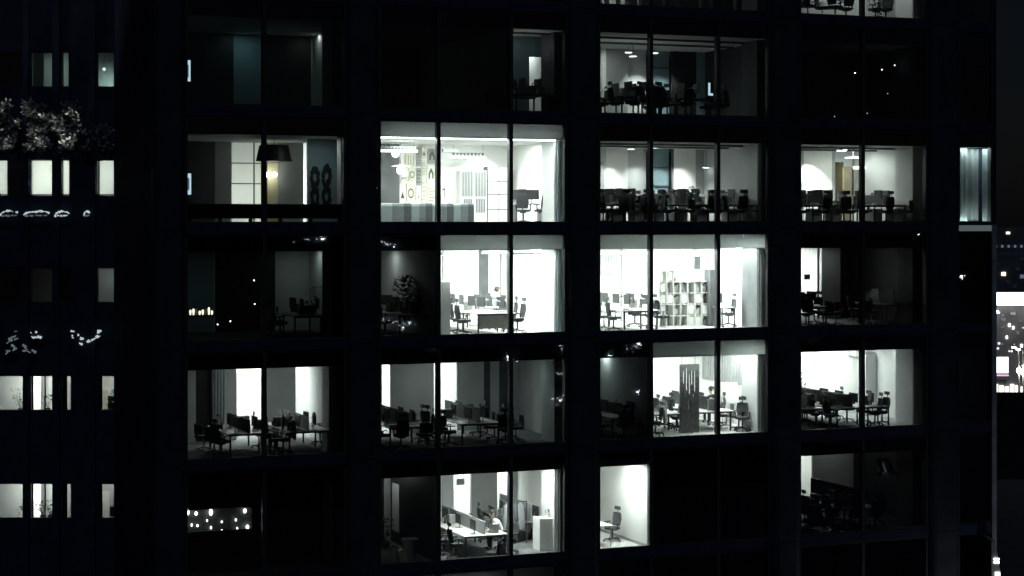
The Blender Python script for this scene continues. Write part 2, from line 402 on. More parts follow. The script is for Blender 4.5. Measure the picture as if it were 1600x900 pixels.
def make_bottle():
    t = empty('bottle'); MB().lathe((0,0,0),[(.04,0),(.042,.16),(.018,.21),(.018,.235)],10).build('body','plastic',t)
    MB().lathe((0,0,.236),[(.02,0),(.02,.025)],8).build('cap','white',t); return t
def make_bag():
    t = empty('bag'); MB()._a([(-.2,-.1,0),(.2,-.1,0),(.2,.1,0),(-.2,.1,0),(-.15,-.06,.38),(.15,-.06,.38),(.15,.06,.38),(-.15,.06,.38)],[(0,3,2,1),(4,5,6,7),(0,1,5,4),(1,2,6,5),(2,3,7,6),(3,0,4,7)]).build('body','blackshirt',t)
    MB().ring((0,.39),.09,.02,-.012,.012,12).build('handle','plastic',t); return t
ORD = ['nearest', 'second', 'third', 'fourth', 'fifth', 'sixth']
crnd = random.Random(19)
def chair(x, y, r, rz, label, group=None):
    v = crnd.random()
    if v < .22 and 'lone' not in label and 'person' not in label:
        return place('lowchair', make_low_chair, (x,y,ZF[r]+.02), rz+random.uniform(-.5,.5), label.replace('black','low-backed',1), 'office chair', group or 'swivel chairs at the office desks')
    if v < .36 and 'lone' not in label and 'person' not in label:
        return place('jchair', make_jacket_chair, (x,y,ZF[r]+.02), rz+random.uniform(-.3,.3), label.replace('black','jacket-draped',1), 'office chair', group or 'swivel chairs at the office desks')
    return place('chair', make_chair, (x,y,ZF[r]+.02), rz+random.uniform(-.3,.3), label, 'office chair', group or 'swivel chairs at the office desks')
def monitor(x, y, z, rz, label, arm=False):
    return place('arm' if arm else 'mon', make_arm_monitor if arm else make_monitor, (x,y,z), rz+random.uniform(-.12,.12), label, 'monitor', 'dark monitors on the office desks')
def island(r, px, Y0, L, room, dname, lc=(), rc=(), lm=(), rm=(), W=1.5, div=.42, dm='felt', end_panel=None, arm=True, peds=(), top='desk', papers=(), clutter=4, bags=0, front=()):
    x0 = X(px, Y0); z = ZF[r]+.02
    t = empty('bench_desk', (x0, Y0, z), 0, f'{dname} with workstations in {room}', 'desk', 'bench desks in the offices')
    MB().box(-W/2, W/2, 0, L, .712, .74).build('tabletop', top, t)
    k = 0
    ys = [.08] + [L*i/max(1,round(L/1.5)) for i in range(1, max(1,round(L/1.5)))] + [L-.12]
    for y in ys:
        for sx in (-1, 1):
            MB().box(sx*(W/2-.08)-.025, sx*(W/2-.08)+.025, y-.02, y+.03, 0, .66).build('leg', 'plastic', t)
        MB().box(-W/2+.03, W/2-.03, y-.02, y+.03, .661, .711).build('crossbar', 'plastic', t)
    if div: MB().box(-.014, .014, .12, L-.02, .742, .74+div).build('divider', dm, t)
    if end_panel: MB().box(-W/2+.12, W/2-.12, .12, .15, .2, .655).build('end_panel', end_panel, t)
    for side, lst in ((-1, lc), (1, rc)):
        for i, yy in enumerate(lst):
            off = .22 + random.uniform(-.05, .2)
            chair(x0+side*(W/2+off), Y0+yy, r, R(90) if side < 0 else R(-90),
                  f"{ORD[i]} black chair {'left' if side<0 else 'right'} of {dname}, {room}")
    for side, lst in ((-1, lm), (1, rm)):
        for i, yy in enumerate(lst):
            monitor(x0+side*.30, Y0+yy, z+.741, R(-90) if side < 0 else R(90),
                    f"{ORD[i]} monitor, {'left' if side<0 else 'right'} half of {dname}, {room}", arm)
    for i, (sx, yy) in enumerate(peds):
        place('ped', make_pedestal, (x0+sx*(W/2-.32), Y0+yy, z), 0 if yy < 1 else R(90), f"{ORD[i]} pale drawer unit under {dname}, {room}", 'drawer unit', 'drawer units under the desks')
    for i, (sx, yy) in enumerate(papers):
        place('paper', make_papers, (x0+sx*.45, Y0+yy, z+.741), random.uniform(0,3), f"{ORD[i]} paper stack on {dname}, {room}", 'papers', 'paper stacks on desks')
    for i, dx in enumerate(front):
        chair(x0+dx, Y0-.28, r, R(180)+random.uniform(-.5,.5), f"{['left','right','middle'][i]} black chair, window end of {dname}, {room}")
    rnd = random.Random(int(px)*7+r)
    for i in range(clutter):
        sx, yy = rnd.choice((-1,1))*rnd.uniform(.12,.62), rnd.uniform(.25, L-.2)
        k = i % 3
        loc = (x0+sx, Y0+yy, z+.741)
        if k == 0: place('filebox', make_filebox, loc, rnd.uniform(-.4,.4), f"{ORD[i//3]} grey file box on {dname}, {room}", 'file box', 'file boxes on desks')
        elif k == 1: place('lamp', make_lamp, loc, rnd.uniform(0,6), f"{ORD[i//3]} thin desk lamp on {dname}, {room}", 'desk lamp', 'thin desk lamps')
        else: place('bottle', make_bottle, loc, 0, f"{ORD[i//3]} dark bottle on {dname}, {room}", 'bottle', 'bottles on desks')
    for i in range(bags):
        place('bag', make_bag, (x0+rnd.choice((-1,1))*rnd.uniform(.3,.95), Y0+rnd.uniform(.1,1.6), z), rnd.uniform(0,3), f"{ORD[i]} dark bag by {dname}, {room}", 'bag', 'bags on the floor by the desks')
    return x0

def curtain(r, pa, pb, Y, label, m='curtain', h=2.93, folds=4, amp=.05, z0=.05):
    xa, xb = X(pa,Y), X(pb,Y); n = folds*8
    fr = [(xa+(xb-xa)*i/n, Y+amp*math.sin(2*math.pi*folds*i/n)) for i in range(n+1)]
    pts = fr + [(x, y+.012) for x, y in reversed(fr)]
    o = MB().prism(pts, ZF[r]+z0, ZF[r]+h).build('curtain', m); return tag(o, label, 'curtain', 'curtains gathered at the windows')
def plant(x, y, z, label, h=.8, leaves=90, spread=.35, pot=.16, seed=1, lw=.05):
    rnd = random.Random(seed)
    t = empty('potted_plant', (x,y,z), 0, label, 'plant')
    MB().lathe((0,0,0),[(pot*.7,0),(pot,pot*1.6),(pot*.9,pot*1.6),(pot*.6,pot*1.2)],12).build('pot','pot',t)
    f = MB()
    for i in range(7): 
        a = rnd.uniform(0,6.28); f.tube((0,0,pot*1.2),(math.cos(a)*spread*.5,math.sin(a)*spread*.5,h*.75),.008,.004,5)
    for i in range(leaves):
        a = rnd.uniform(0,6.28); rr = spread*rnd.random()**.6; zz = pot*1.6 + (h-pot*1.6)*rnd.uniform(.15,1)
        c = Vector((math.cos(a)*rr, math.sin(a)*rr, zz)); d = Vector((math.cos(a), math.sin(a), rnd.uniform(-.5,.9))).normalized()
        s = d.cross(Vector((0,0,1))).normalized()*lw*rnd.uniform(.6,1.2); L = d*lw*rnd.uniform(2,3.6)
        f._a([c, c+L*.5+s, c+L, c+L*.5-s], [(0,1,2,3)])
    f.build('foliage','leaf',t); return t
def pendant(r, pa, pb, Y, h, label, power=True):
    xa, xb = X(pa,Y), X(pb,Y)
    t = empty('linear_pendant', ((xa+xb)/2, Y, ZF[r]+h), 0, label, 'pendant lamp', 'linear pendant lamps')
    w = (xb-xa)/2
    MB().box(-w, w, -.07, .07, 0, .1).build('housing','dark',t)
    MB().box(-w+.02, w-.02, -.045, .045, -.012, -.001).build('diffuser','lamp_soft',t)
    for s in (-1,1): MB().tube((s*w*.8,0,.08),(s*w*.8,0,3.44-h),.006,None,5).build('cable','plastic',t)
    return t

# ---------------------------------------------------------------- people
def person(loc, rz, label, shirt, lean=.15, reach=.42):
    vs = [((0,0,.56),.13),((0,-.02,.75),.125),((0,-.02-lean*.5,.93),.145),((0,-.03-lean*.8,1.03),.085),((0,-.05-lean,1.10),.05),
          ((0,-.07-lean,1.18),.075),((0,-.08-lean,1.28),.098),((0,-.07-lean,1.36),.07)]
    ed = [(0,1),(1,2),(2,3),(3,4),(4,5),(5,6),(6,7)]
    def add(p, r, e): vs.append((p, r)); ed.append((e, len(vs)-1)); return len(vs)-1
    for s in (-1, 1):
        a = add((s*.09,-.06,.54),.095,0); a = add((s*.12,-.42,.55),.07,a); a = add((s*.12,-.44,.30),.058,a); a = add((s*.12,-.42,.09),.04,a); a = add((s*.13,-.58,.05),.035,a)
        b = add((s*.19,-.03-lean*.7,.99),.062,3); b = add((s*.25,-.10-lean*.8,.78),.046,b); b = add((s*.17,-.10-lean-reach*.5,.80),.038,b); b = add((s*.13,-.10-lean-reach*.62,.80),.03,b)
        w = b
        for k in range(4):
            q = add((s*.13+(k-1.5)*.02,-.10-lean-reach*.62-.07,.80),.010,w); q = add((s*.13+(k-1.5)*.024,-.10-lean-reach*.62-.12-.01*(k in (1,2)),.785),.008,q)
        q = add((s*.13-s*.05,-.10-lean-reach*.62-.03,.795),.011,w); add((s*.13-s*.06,-.10-lean-reach*.62-.065,.79),.009,q)
    me = bpy.data.meshes.new('tmp'); me.from_pydata([v[0] for v in vs], ed, []); me.update()
    o = bpy.data.objects.new('tmp', me); COL.objects.link(o)
    sk = o.modifiers.new('s','SKIN'); sk.use_smooth_shade = True
    for i, v in enumerate(vs): me.skin_vertices[0].data[i].radius = (v[1], v[1])
    me.skin_vertices[0].data[0].use_root = True
    su = o.modifiers.new('u','SUBSURF'); su.levels = 1; su.render_levels = 1
    dg = bpy.context.evaluated_depsgraph_get(); em = bpy.data.meshes.new_from_object(o.evaluated_get(dg))
    bpy.data.objects.remove(o)
    em.materials.clear()
    for k in ('skin', shirt, 'jeans', 'black'): em.materials.append(M[k])
    for p in em.polygons:
        c = p.center; p.use_smooth = True
        if c.z > 1.09: p.material_index = 0
        elif c.z < .10: p.material_index = 3
        elif c.z < .63: p.material_index = 2
        elif c.y < -.10-lean-reach*.5: p.material_index = 0
        else: p.material_index = 1
    em.name = 'body'
    t = empty('person', loc, rz, label, 'person')
    b = bpy.data.objects.new('body', em); COL.objects.link(b); b.parent = t
    hc = (0,-.08-lean+.012,1.30)
    hb = MB(); prof = [(.105,-.06),(.112,0),(.106,.05),(.085,.085),(.045,.108),(.01,.115)]
    hb.lathe((hc[0],hc[1]+.018,hc[2]), prof, 14); hb.build('hair','hair',t,True)
    fc = MB()
    y0 = -.08-lean-.098
    fc.box(-.012,.012,y0-.022,y0+.02,1.245,1.285); fc.build('nose','skin',t)
    for s in (-1,1):
        MB().ball((s*.035,y0+.012,1.29),.013,8).build('eye','black',t)
        MB().box(s*.098-.012,s*.098+.012,-.10-lean,-.06-lean,1.25,1.31).build('ear','skin',t)
    MB().box(-.025,.025,y0+.002,y0+.016,1.213,1.222).build('mouth','pot',t)
    return t

# ================================================================ ROOMS
for (r, a, b, ys) in ((1,915,1222,(1.6,3.4)),(2,915,1222,(1.8,3.8)),(2,1230,1466,(2.0,4.0)),(1,805,905,(1.2,))):
    for Y in ys: part(MB().box(X(a)+.1, X(b)-.1, Y, Y+.07, ZF[r]+2.88, ZF[r]+2.949), 'ceiling_track', 'dark')
# ---- row 2, poster room -----------------------------------------------------------
PR = 'the poster room'
ceiling(2, 565, 910, 2.97, .62); floor(2, 565, 910, 'pale')
back(2, 565, 910, 6.2, [(560, 623, 'dark', -.1)], 'white', 2.97)
part(MB().box(X(592,.66), X(866,.66), .55, .61, ZF[2]+2.93, ZF[2]+3.0), 'cove_light', 'lamp')
perim(2, 592, 866, 230, .36, 2.9)
for px, P in ((640, 110), (720, 210), (800, 170)): area(X(px,3.5), 3.5, ZF[2]+2.93, 1.4, .5, P)
spot(X(760,5.5), 5.6, ZF[2]+2.9, 260, 120, .6)
# bench with striped padded back, next to the glass
bx0, bx1, by = X(590,1.0), X(739,1.0), 1.0
t = empty('striped_bench', ((bx0+bx1)/2, by, ZF[2]+.02), 0, 'long padded bench back in grey and mint vertical stripes by the window', 'bench')
tot = bx1-bx0; edges = [592,612,630,641,654,664,674,688,697,707,719,730,739]
kinds = ['stripe_a','stripe_c','stripe_b','stripe_a','stripe_c','stripe_b','stripe_a','stripe_c','stripe_b','stripe_a','stripe_c','stripe_b']
for k in range(12):
    a, b = X(edges[k],by)-(bx0+bx1)/2, X(edges[k+1],by)-(bx0+bx1)/2
    pr = [(a+.006,.07),(b-.006,.07),(b-.006,.10),(a+.006,.10)]
    mb = MB(); n = 6
    mb._a([(x, y, z) for (y, z) in ((-.10,0),(-.12,.25),(-.12,.62),(-.09,.70),(0,.73),(.08,.70),(.10,0)) for x in (a+.004, b-.004)],
          [(2*i,2*i+1,2*i+3,2*i+2) for i in range(6)]+[(12,13,1,0),(0,2,4,6,8,10,12),(13,11,9,7,5,3,1)])
    mb.build('cushion', kinds[k], t)
MB().box(-tot/2+.02, tot/2-.02, .11, .62, .05, .42).build('seat','stripe_c',t)
# posters on the back wall
rowsP = [(626,640,266,288,'paper','MO'),(638,650,262,284,'paper_y','O'),(651,658,262,290,'paper_g','dots'),(659,666,250,276,'paper_y','bars'),(667,680,258,286,'paper','arrow'),
         (624,634,286,318,'paper','A'),(635,649,286,318,'paper_y','key'),(650,658,292,318,'paper','S'),(659,666,278,318,'paper_y','bars'),(667,682,288,318,'paper_y','lines'),
         (632,648,240,260,'paper_y','grid'),(650,658,230,260,'paper_g','bars'),(659,666,228,248,'paper_y','A'),(668,682,232,256,'paper_g','arrow'),(683,692,262,290,'paper','S'),(690,697,290,318,'paper','hook')]
desc = {'MO':'white poster lettered MO','O':'cream poster with a round O','dots':'grey poster with pairs of dots','bars':'narrow poster with short bars','arrow':'poster with a pointed arch arrow',
        'A':'poster with a dark triangle','key':'cream poster with a keyhole oval','S':'white poster with one small mark','lines':'cream poster with ruled dark lines','grid':'cream poster with a pale grid','hook':'white poster with a dark hook'}
pk = {}
YP = 6.14
for i, (a, b, ya, yb, m, g) in enumerate(rowsP):
    x0, x1 = X(a,YP), X(b,YP); z0, z1 = Zp(a,yb,YP), Zp(a,ya,YP); w, h_ = x1-x0, z1-z0
    pos = ['at the top','of the upper row','of the lower row'][0 if ya < 257 else (1 if ya < 284 and g != 'bars' or ya < 270 else 2)]
    t = empty('poster', ((x0+x1)/2, YP, z0), 0, f"{desc[g] if g != 'bars' else ('grey ' if m == 'paper_g' else 'cream ') + desc[g]} {pos}, {['leftmost','left','middle','right','far right'][min(4,int((a-620)/14))]} on the poster wall", 'poster', 'posters on the white wall')
    MB().box(-w/2+.01, w/2-.01, 0, .03, .01, h_-.01).build('sheet', m, t)
    s = MB(); cz = h_/2
    if g in ('O','key'): s.ring((0,cz), w*.33, w*.1, -.006, -.001, 18, 1, 1.6 if g=='key' else 1.3)
    elif g == 'dots':
        for k in range(4):
            for q in (-1,1): s.ring((q*w*.22, h_*(.2+.2*k)), w*.17, w*.15, -.006, -.001, 10)
    elif g == 'A': s._a([(-w*.3,-.004,cz*.5),(w*.3,-.004,cz*.5),(0,-.004,cz*1.2)],[(0,1,2)])
    elif g == 'arrow':
        s.sweep_xz([(-w*.3,cz*.5),(-w*.3,cz*1.1),(0,cz*1.7),(w*.3,cz*1.1),(w*.3,cz*.5),(w*.12,cz*.5),(w*.12,cz),(0,cz*1.25),(-w*.12,cz),(-w*.12,cz*.5)], -.006, -.001)
    elif g in ('bars','lines'):
        for k in range(5): s.box(-w*.3, w*.3*(1 if k % 2 else .6), -.006, -.001, h_*(.15+.16*k), h_*(.15+.16*k)+.025)
    elif g == 'grid':
        for k in range(4): s.box(-w*.4+k*w*.25, -w*.4+k*w*.25+.02, -.006, -.001, h_*.1, h_*.9)
    elif g == 'S': s.box(-w*.12, w*.12, -.006, -.001, cz*.7, cz*.95)
    elif g == 'hook': s.box(-w*.3,w*.3,-.006,-.001,cz*1.5,cz*1.7); s.box(w*.1,w*.3,-.006,-.001,cz*.6,cz*1.5)
    else: pass
    if g == 'MO':
        cu = bpy.data.curves.new('lettering','FONT'); cu.body = 'MO'; cu.size = .2; cu.align_x = 'CENTER'; cu.extrude = .002
        tmp = bpy.data.objects.new('lettering', cu); COL.objects.link(tmp)
        me = bpy.data.meshes.new_from_object(tmp.evaluated_get(bpy.context.evaluated_depsgraph_get())); bpy.data.objects.remove(tmp)
        me.materials.clear(); me.materials.append(M['ink']); o = bpy.data.objects.new('lettering', me); COL.objects.link(o)
        o.parent = t; o.location = (.02,-.006,cz-.12); o.rotation_euler = (R(90),0,0)
    elif s.v: s.build('print', 'ink', t)
# hanging lamps
def globe(px, py, Y, label, r=.13):
    z = Zp(px,py,Y); t = empty('globe_lamp', (X(px,Y),Y,z), 0, label, 'pendant lamp')
    MB().ball((0,0,0), r, 14).build('globe','bulb',t,True)
    MB().lathe((0,0,r*.9),[(.34,0),(.32,.03),(.05,.07)],18).build('lamp_shade','mid',t)
    MB().tube((0,0,r+.05),(0,0,ZF[2]+2.96-z),.008,None,6).build('cable','plastic',t)
globe(618, 240, 5.0, 'upper glowing globe lamp under a flat shade by the dark wall')
globe(626, 266, 4.2, 'lower glowing globe lamp under a wide flat shade by the posters', .14)
def comb(pa, pb, py, Y, label, n):
    xa, xb = X(pa,Y), X(pb,Y); z = Zp(pa,py,Y)
    t = empty('fringed_lamp', ((xa+xb)/2,Y,z), 0, label, 'pendant lamp', 'fringed hanging lamps')
    w = (xb-xa)/2; MB().box(-w,w,-.1,.1,0,.07).build('light_bar','lamp_soft',t)
    f = MB()
    for k in range(n):
        x = -w+2*w*(k+.5)/n; f._a([(x-w/n*.9,-.03,.2),(x+w/n*.9,-.03,.2),(x,-.03,.075),(x-w/n*.9,.03,.2),(x+w/n*.9,.03,.2),(x,.03,.075)],[(0,1,2),(5,4,3),(0,2,5,3),(2,1,4,5),(1,0,3,4)])
    f.build('fringe','dark',t)
    for s in (-1,1): MB().tube((s*w*.9,0,.07),(s*w*.9,0,ZF[2]+2.96-z),.006,None,5).build('cable','plastic',t)
comb(590, 651, 237, 3.6, 'long fringed hanging light bar at the left above the globe lamps', 13)
comb(706, 757, 247, 5.2, 'short fringed hanging light bar before the white wall', 9)
tag(MB().box(X(692,4.2),X(716,4.2),4.15,4.3,Zp(700,238,4.2),Zp(700,233,4.2)).build('ceiling_duct','dark'), 'dark ceiling bar left of the short fringed light', 'duct')
# display cabinet and lockers
Yc = 5.7
t = empty('display_cabinet', (X(740,Yc),Yc,ZF[2]+.02), 0, 'tall glass fronted cabinet with dark shelves by the white lockers', 'cabinet')
x0, x1 = X(720,Yc)-X(740,Yc), X(761,Yc)-X(740,Yc)
MB().box(x0,x1,.02,.45,0,2.0).build('carcass','white',t)
for k, (a, b, z0, z1) in enumerate(((.03,.47,1.02,1.97),(.53,.97,1.02,1.97),(.1,.44,.42,.96),(.56,.94,.42,.96))):
    w = x1-x0; o = MB().box(x0+a*w, x0+b*w, 0, .018, z0, z1).build('door','grey',t)
    q = MB()
    for i in range(4): q.box(x0+(a+(b-a)*(i+.5)/4)*w-.008, x0+(a+(b-a)*(i+.5)/4)*w+.008, -.012, -.001, z0+.03, z1-.03)
    q.build('bar','black',o)
t = empty('locker', (X(778,Yc),Yc,ZF[2]+.02), 0, 'tall white locker block with thin dark door seams', 'locker')
x0, x1 = X(762,Yc)-X(778,Yc), X(797,Yc)-X(778,Yc); w = x1-x0
MB().box(x0,x1,.02,.45,0,2.15).build('carcass','dark',t)
for i in range(2):
    for (z0,z1) in ((.02,.55),(.565,1.1),(1.115,1.6),(1.615,2.14)):
        MB().box(x0+i*w/2+.016, x0+(i+1)*w/2-.016, 0, .018, z0+.01, z1-.01).build('door','white',t)
# desk corner at the right of the poster room
x = X(830, 2.6)
t = empty('desk', (x,2.6,ZF[2]+.02), 0, 'small pale desk crowded with screens at the right of the poster room', 'desk')
MB().box(-.75,.75,-.35,.35,.71,.74).build('tabletop','desk',t)
for sx in (-1,1): MB().box(sx*.70-.02,sx*.70+.02,-.33,.33,0,.708).build('leg','dark',t)
for i, (dx, dz, yy) in enumerate(((-.45,0,.1),(.05,.1,.05),(.5,.06,.0))):
    monitor(x+dx, 2.6+yy, ZF[2]+.762, R(15+50*(i-1)), f'{ORD[i]} screen from the left on the poster room desk')
for i, (dx, yy, rz) in enumerate(((-.5,-.45,2.9),(.2,-.55,3.4))):
    chair(x+dx, 2.6+yy, 2, rz, f'{["left","right"][i]} black chair before the crowded desk of the poster room')
place('ped', make_pedestal, (x+.5, 2.5, ZF[2]+.02), 0, 'pale drawer unit under the poster room desk', 'drawer unit', 'drawer units under the desks')

# ---- row 2, wall washed office ----------------------------------------------------
WO = 'the office of light arcs'
ceiling(2, 910, 1226, 2.95, .22); floor(2, 910, 1226, 'carpet')
back(2, 910, 1226, 6.0, [(947,981,'white'),(981,1013,'mid',.2),(1013,1019,'grey'),(1019,1050,'teal',.25),(1050,1053,'dark'),(1053,1087,'white'),(1087,1130,'grey',.1)], 'mid', 2.95)
part(MB().box(X(930,5.9), X(943,5.9), 5.85, 5.95, ZF[2]+.03, Zp(940,252,5.9)), 'door', 'grey')
q = MB()
for zz in (Zp(1035,262,6.2), Zp(1035,290,6.2)): q.box(X(1019,6.2), X(1050,6.2), 6.2, 6.245, zz-.02, zz+.02)
part(q, 'glazing_bar', 'dark')
part(MB().box(X(1105,6.08), X(1118,6.08), 6.03, 6.095, Zp(1110,309,6.08), Zp(1110,283,6.08)), 'door_window', 'screendim')
for px, P, yy in ((962,460,5.35),(1004,260,5.6),(1042,330,5.6),(1072,520,5.35)): spot(X(px,yy), yy, ZF[2]+2.85, P, 96, .95)
perim(2, 935, 1180, 12, .42)
area(X(960,3), 3, ZF[2]+2.92, 1.2, .3, 40); area(X(1040,3), 3, ZF[2]+2.92, 1.2, .3, 40)
for i, (px, py, Y) in enumerate(((986,233,5.0),(1023,231,5.0),(1103,262,5.6))):
    x, z = X(px,Y), Zp(px,py,Y)
    t = empty('downlight', (x,Y,z), 0, f'{["left","middle","right"][i]} glowing ceiling downlight in {WO}', 'ceiling light', 'downlights in the office of light arcs')
    MB().lathe((0,0,0),[(.14,0),(.16,.02),(.16,.06)],14).build('ring','mid',t); MB().lathe((0,0,-.012),[(.13,0),(.13,.01)],14).build('diffuser','lamp_soft',t)
    if z < ZF[2]+2.8: MB().tube((0,0,.06),(0,0,ZF[2]+2.94-z),.01,None,6).build('stem','dark',t)
island(2, 985, 1.0, 3.6, WO, 'left desk', (.1,.9,1.9,3.0), (.3,1.2,2.2), (.3,1.1,1.9,3.0), (.5,1.3,2.2,3.1), dm='darkfelt', clutter=8, peds=((-1,.4),(1,.4),(1,2.2)), papers=((-1,.3),(1,1.2),(-1,1.5)), front=(-.4,.45))
island(2, 1083, 1.0, 3.6, WO, 'middle desk', (.2,1.1,2.2), (.3,1.1,2.1,3.2), (.3,1.1,1.9,2.8), (.4,1.2,2.1), dm='darkfelt', clutter=8, peds=((-1,.5),(1,.4),(-1,2.2)), papers=((1,.4),(-1,2)), front=(-.4,.45))
island(2, 1165, 1.0, 3.6, WO, 'right desk', (.2,1.2,2.2), (.4,1.4), (.5,2.0), (.7,), peds=((-1,.4),), papers=((-1,.3),), front=(-.4,.45))
chair(X(950,.9), .9, 2, R(75), f'black chair standing free beside the left window edge of {WO}')
plant(X(1082,1.2), 1.25, ZF[2]+.762, f'small upright dark plant on the middle desk in {WO}', .6, 60, .13, .08, 5, .035)

# ---- row 2, yellow door office ----------------------------------------------------
YO = 'the yellow door office'
ceiling(2, 1226, 1471, 2.95, .22); floor(2, 1226, 1471, 'carpet')
back(2, 1226, 1471, 6.0, [(1226,1256,'grey'),(1256,1300,'white'),(1300,1305,'grey'),(1305,1318,None,0,2.5),(1318,1332,None,0,2.3),(1332,1364,'grey',1.6),(1364,1400,'mid')], 'mid', 2.95)
x = X(1318,6.1)
part(MB().box(x-.03, x+.03, 6.12, 7.9, ZF[2]+.03, ZF[2]+2.6), 'door', 'yellow')
area(X(1290,3.0), 3.0, ZF[2]+2.92, 1.2, .3, 34); area(X(1345,3), 3.2, ZF[2]+2.92, 1.2, .3, 24); area(X(1312,7.3), 7.3, ZF[2]+2.9, .5, .5, 260, (1,.93,.8))
spot(X(1274,5.4), 5.45, ZF[2]+2.85, 560, 105, .5); area(X(1335,4.4), 4.4, ZF[2]+2.9, .6, .6, 40, (1,.98,.9)); perim(2, 1249, 1400, 10, .42)
for i, (px, py, Y, w) in enumerate(((1315,236,3.4,.3),(1333,247,4.6,.5))):
    x, z = X(px,Y), Zp(px,py,Y)
    t = empty('ceiling_light', (x,Y,z), 0, f'{["small upper","large lower"][i]} glowing ceiling light in {YO}', 'ceiling light', 'ceiling lights in the yellow door office')
    MB().box(-w/2,w/2,-w/2,w/2,.012,.06).build('housing','mid',t); MB().box(-w/2+.02,w/2-.02,-w/2+.02,w/2-.02,0,.011).build('diffuser','lamp',t)
    MB().tube((0,0,.06),(0,0,ZF[2]+2.945-z),.02,None,6).build('stem','dark',t)
part(MB().box(X(1334,5.2),X(1362,5.2),5.1,5.25,Zp(1340,264,5.2),Zp(1340,260,5.2)), 'bright_strip', 'lamp_soft')
island(2, 1296, 1.0, 3.8, YO, 'left desk', (.1,.9,1.8,2.9), (.3,1.2,2.2), (.3,1.5,2.7), (.6,1.8,3.0), div=.38, dm='darkfelt', peds=((-1,.4),(1,.4)), papers=((-1,.3),(1,.5)), front=(-.4,.45))
island(2, 1392, 1.0, 3.8, YO, 'right desk', (.1,1.0,2.0,3.0), (.6,), (.4,1.7,2.9), (.8,), div=.38, dm='darkfelt', peds=((-1,.5),(1,.4)), papers=((-1,.3),), front=(-.4,.45))
t = empty('step_ladder', (X(1395,5.4),5.4,ZF[2]+.02), 0, 'thin dark ladder rack leaning by the pale wall of the yellow door office', 'rack')
for s in (-1,1): MB().tube((s*.16,0,0),(s*.16,.35,1.75),.015).build('rail','plastic',t)
for k in range(4): MB().tube((-.16,.08+.085*k,.4+.42*k),(.16,.08+.085*k,.4+.42*k),.012).build('rung','plastic',t)

# ---- row 2, corner room -----------------------------------------------------------
ceiling(2, 1471, 1556, 2.95, .25)
part(MB().box(X(1471)+.06, XR-.08, 1.4, 1.5, ZF[2]+.003, ZF[2]+2.94), 'interior_wall', 'black')
area(X(1522,.9), 1.0, ZF[2]+2.9, 1.2, .3, 22, (.85,1,1)); perim(2, 1503, 1545, 22, .2, 2.93, (.85,1,1)); area(X(1520,.22), .2, ZF[2]+.1, 1.2, .08, 9, (.85,1,1), (R(180),0,0))  # low upward area light added to brighten the curtains
curtain(2, 1496, 1511, .32, 'bright left curtain in the lone corner window', 'sheer', 2.9, 2, .02, .14)
curtain(2, 1511, 1529, .5, 'grey middle curtain in the lone corner window', 'curtain', 2.9, 2, .03, .14)
curtain(2, 1535, 1552, .32, 'pale right curtain in the lone corner window', 'sheer', 2.9, 1, .02, .14)
part(MB().box(X(1496), X(1550), -.15, -.101, ZF[2]-.24, ZF[2]-.02), 'pale_ledge_glow', 'ledge')  # ledge brightness put in as faint emission; no lamp there

# ---- row 2, gridded window room ---------------------------------------------------
GR = 'the gridded window room'
ceiling(2, 238, 565, 2.95, .22); floor(2, 238, 565, 'carpet')
back(2, 240, 565, 6.0, [(336,362,'grey'),(362,410,None),(418,434,'yellow'),(434,474,'grey'),(474,480,None)], 'dark', 2.95)
Yw = 6.05
f = part(MB().box(X(361,Yw),X(411,Yw),Yw+.30,Yw+.34,ZF[2]+.02,ZF[2]+2.94), 'glazed_screen', 'whiteblind')
q = MB()
for zz in (Zp(385,255,Yw), Zp(385,287,Yw)): q.box(X(362,Yw), X(410,Yw), Yw-.02, Yw+.03, zz-.02, zz+.02)
q.box(X(397,Yw)-.02, X(397,Yw)+.02, Yw-.025, Yw+.035, ZF[2]+.03, ZF[2]+2.94)
part(q, 'glazing_bar', 'dark')
area(X(370,7.6), 7.9, ZF[2]+1.0, 1.6, 1.2, 420, WHITE, (R(-90),0,0))
area(X(410,4.4), 4.4, ZF[2]+2.92, 1.0, .3, 5); 
area(X(474,7), 7.4, ZF[2]+2.0, .5, 1.5, 60, WHITE, (R(-90),0,0))
part(MB().box(X(436,6.5),X(520,6.5),8.3,8.4,ZF[2]+.03,ZF[2]+2.9),'interior_wall','white')
t = empty('low_cabinet', (X(415,.6),.6,ZF[2]), 0, 'long black low cabinet along the window of the gridded window room', 'cabinet')
w = X(541,.6)-X(288,.6)
MB().box(-w/2, w/2, -.2, .2, .22, .70).build('carcass','black',t)
for k in range(6): MB().box(-w/2+.2+k*(w-.4)/5-.03,-w/2+.2+k*(w-.4)/5+.03,-.15,.15,.02,.219).build('leg','black',t)
x = X(428,3.2); t = empty('drum_pendant', (x,3.2,Zp(428,252,3.2)), 0, 'wide black tapered lampshade hanging in the gridded window room', 'pendant lamp')
MB().lathe((0,0,0),[(.62,0),(.5,.55),(.48,.55),(.6,.01)],20).build('lamp_shade','black',t); MB().tube((0,0,.5),(0,0,ZF[2]+2.94-Zp(428,252,3.2)),.012).build('cable','black',t)
for i, px in enumerate((418.5,429)):
    x, z = X(px,5.7), Zp(px,273,5.7); t = empty('wall_glow', (x,5.7,z), 0, f'{["left","right"][i]} small glowing wall lamp under the black lampshade', 'wall lamp', 'pair of small wall lamps')
    MB().ball((0,0,0),.085,10).build('bulb','bulb',t,True); MB().tube((0,.02,0),(0,.29,0),.02).build('bracket','alu',t)
part(MB().box(X(481,2.6),X(534,2.6),2.6,2.7,ZF[2]+.021,ZF[2]+2.94),'interior_wall','teal')
area(X(495,1.4), 1.4, ZF[2]+2.9, .8, .2, 9)
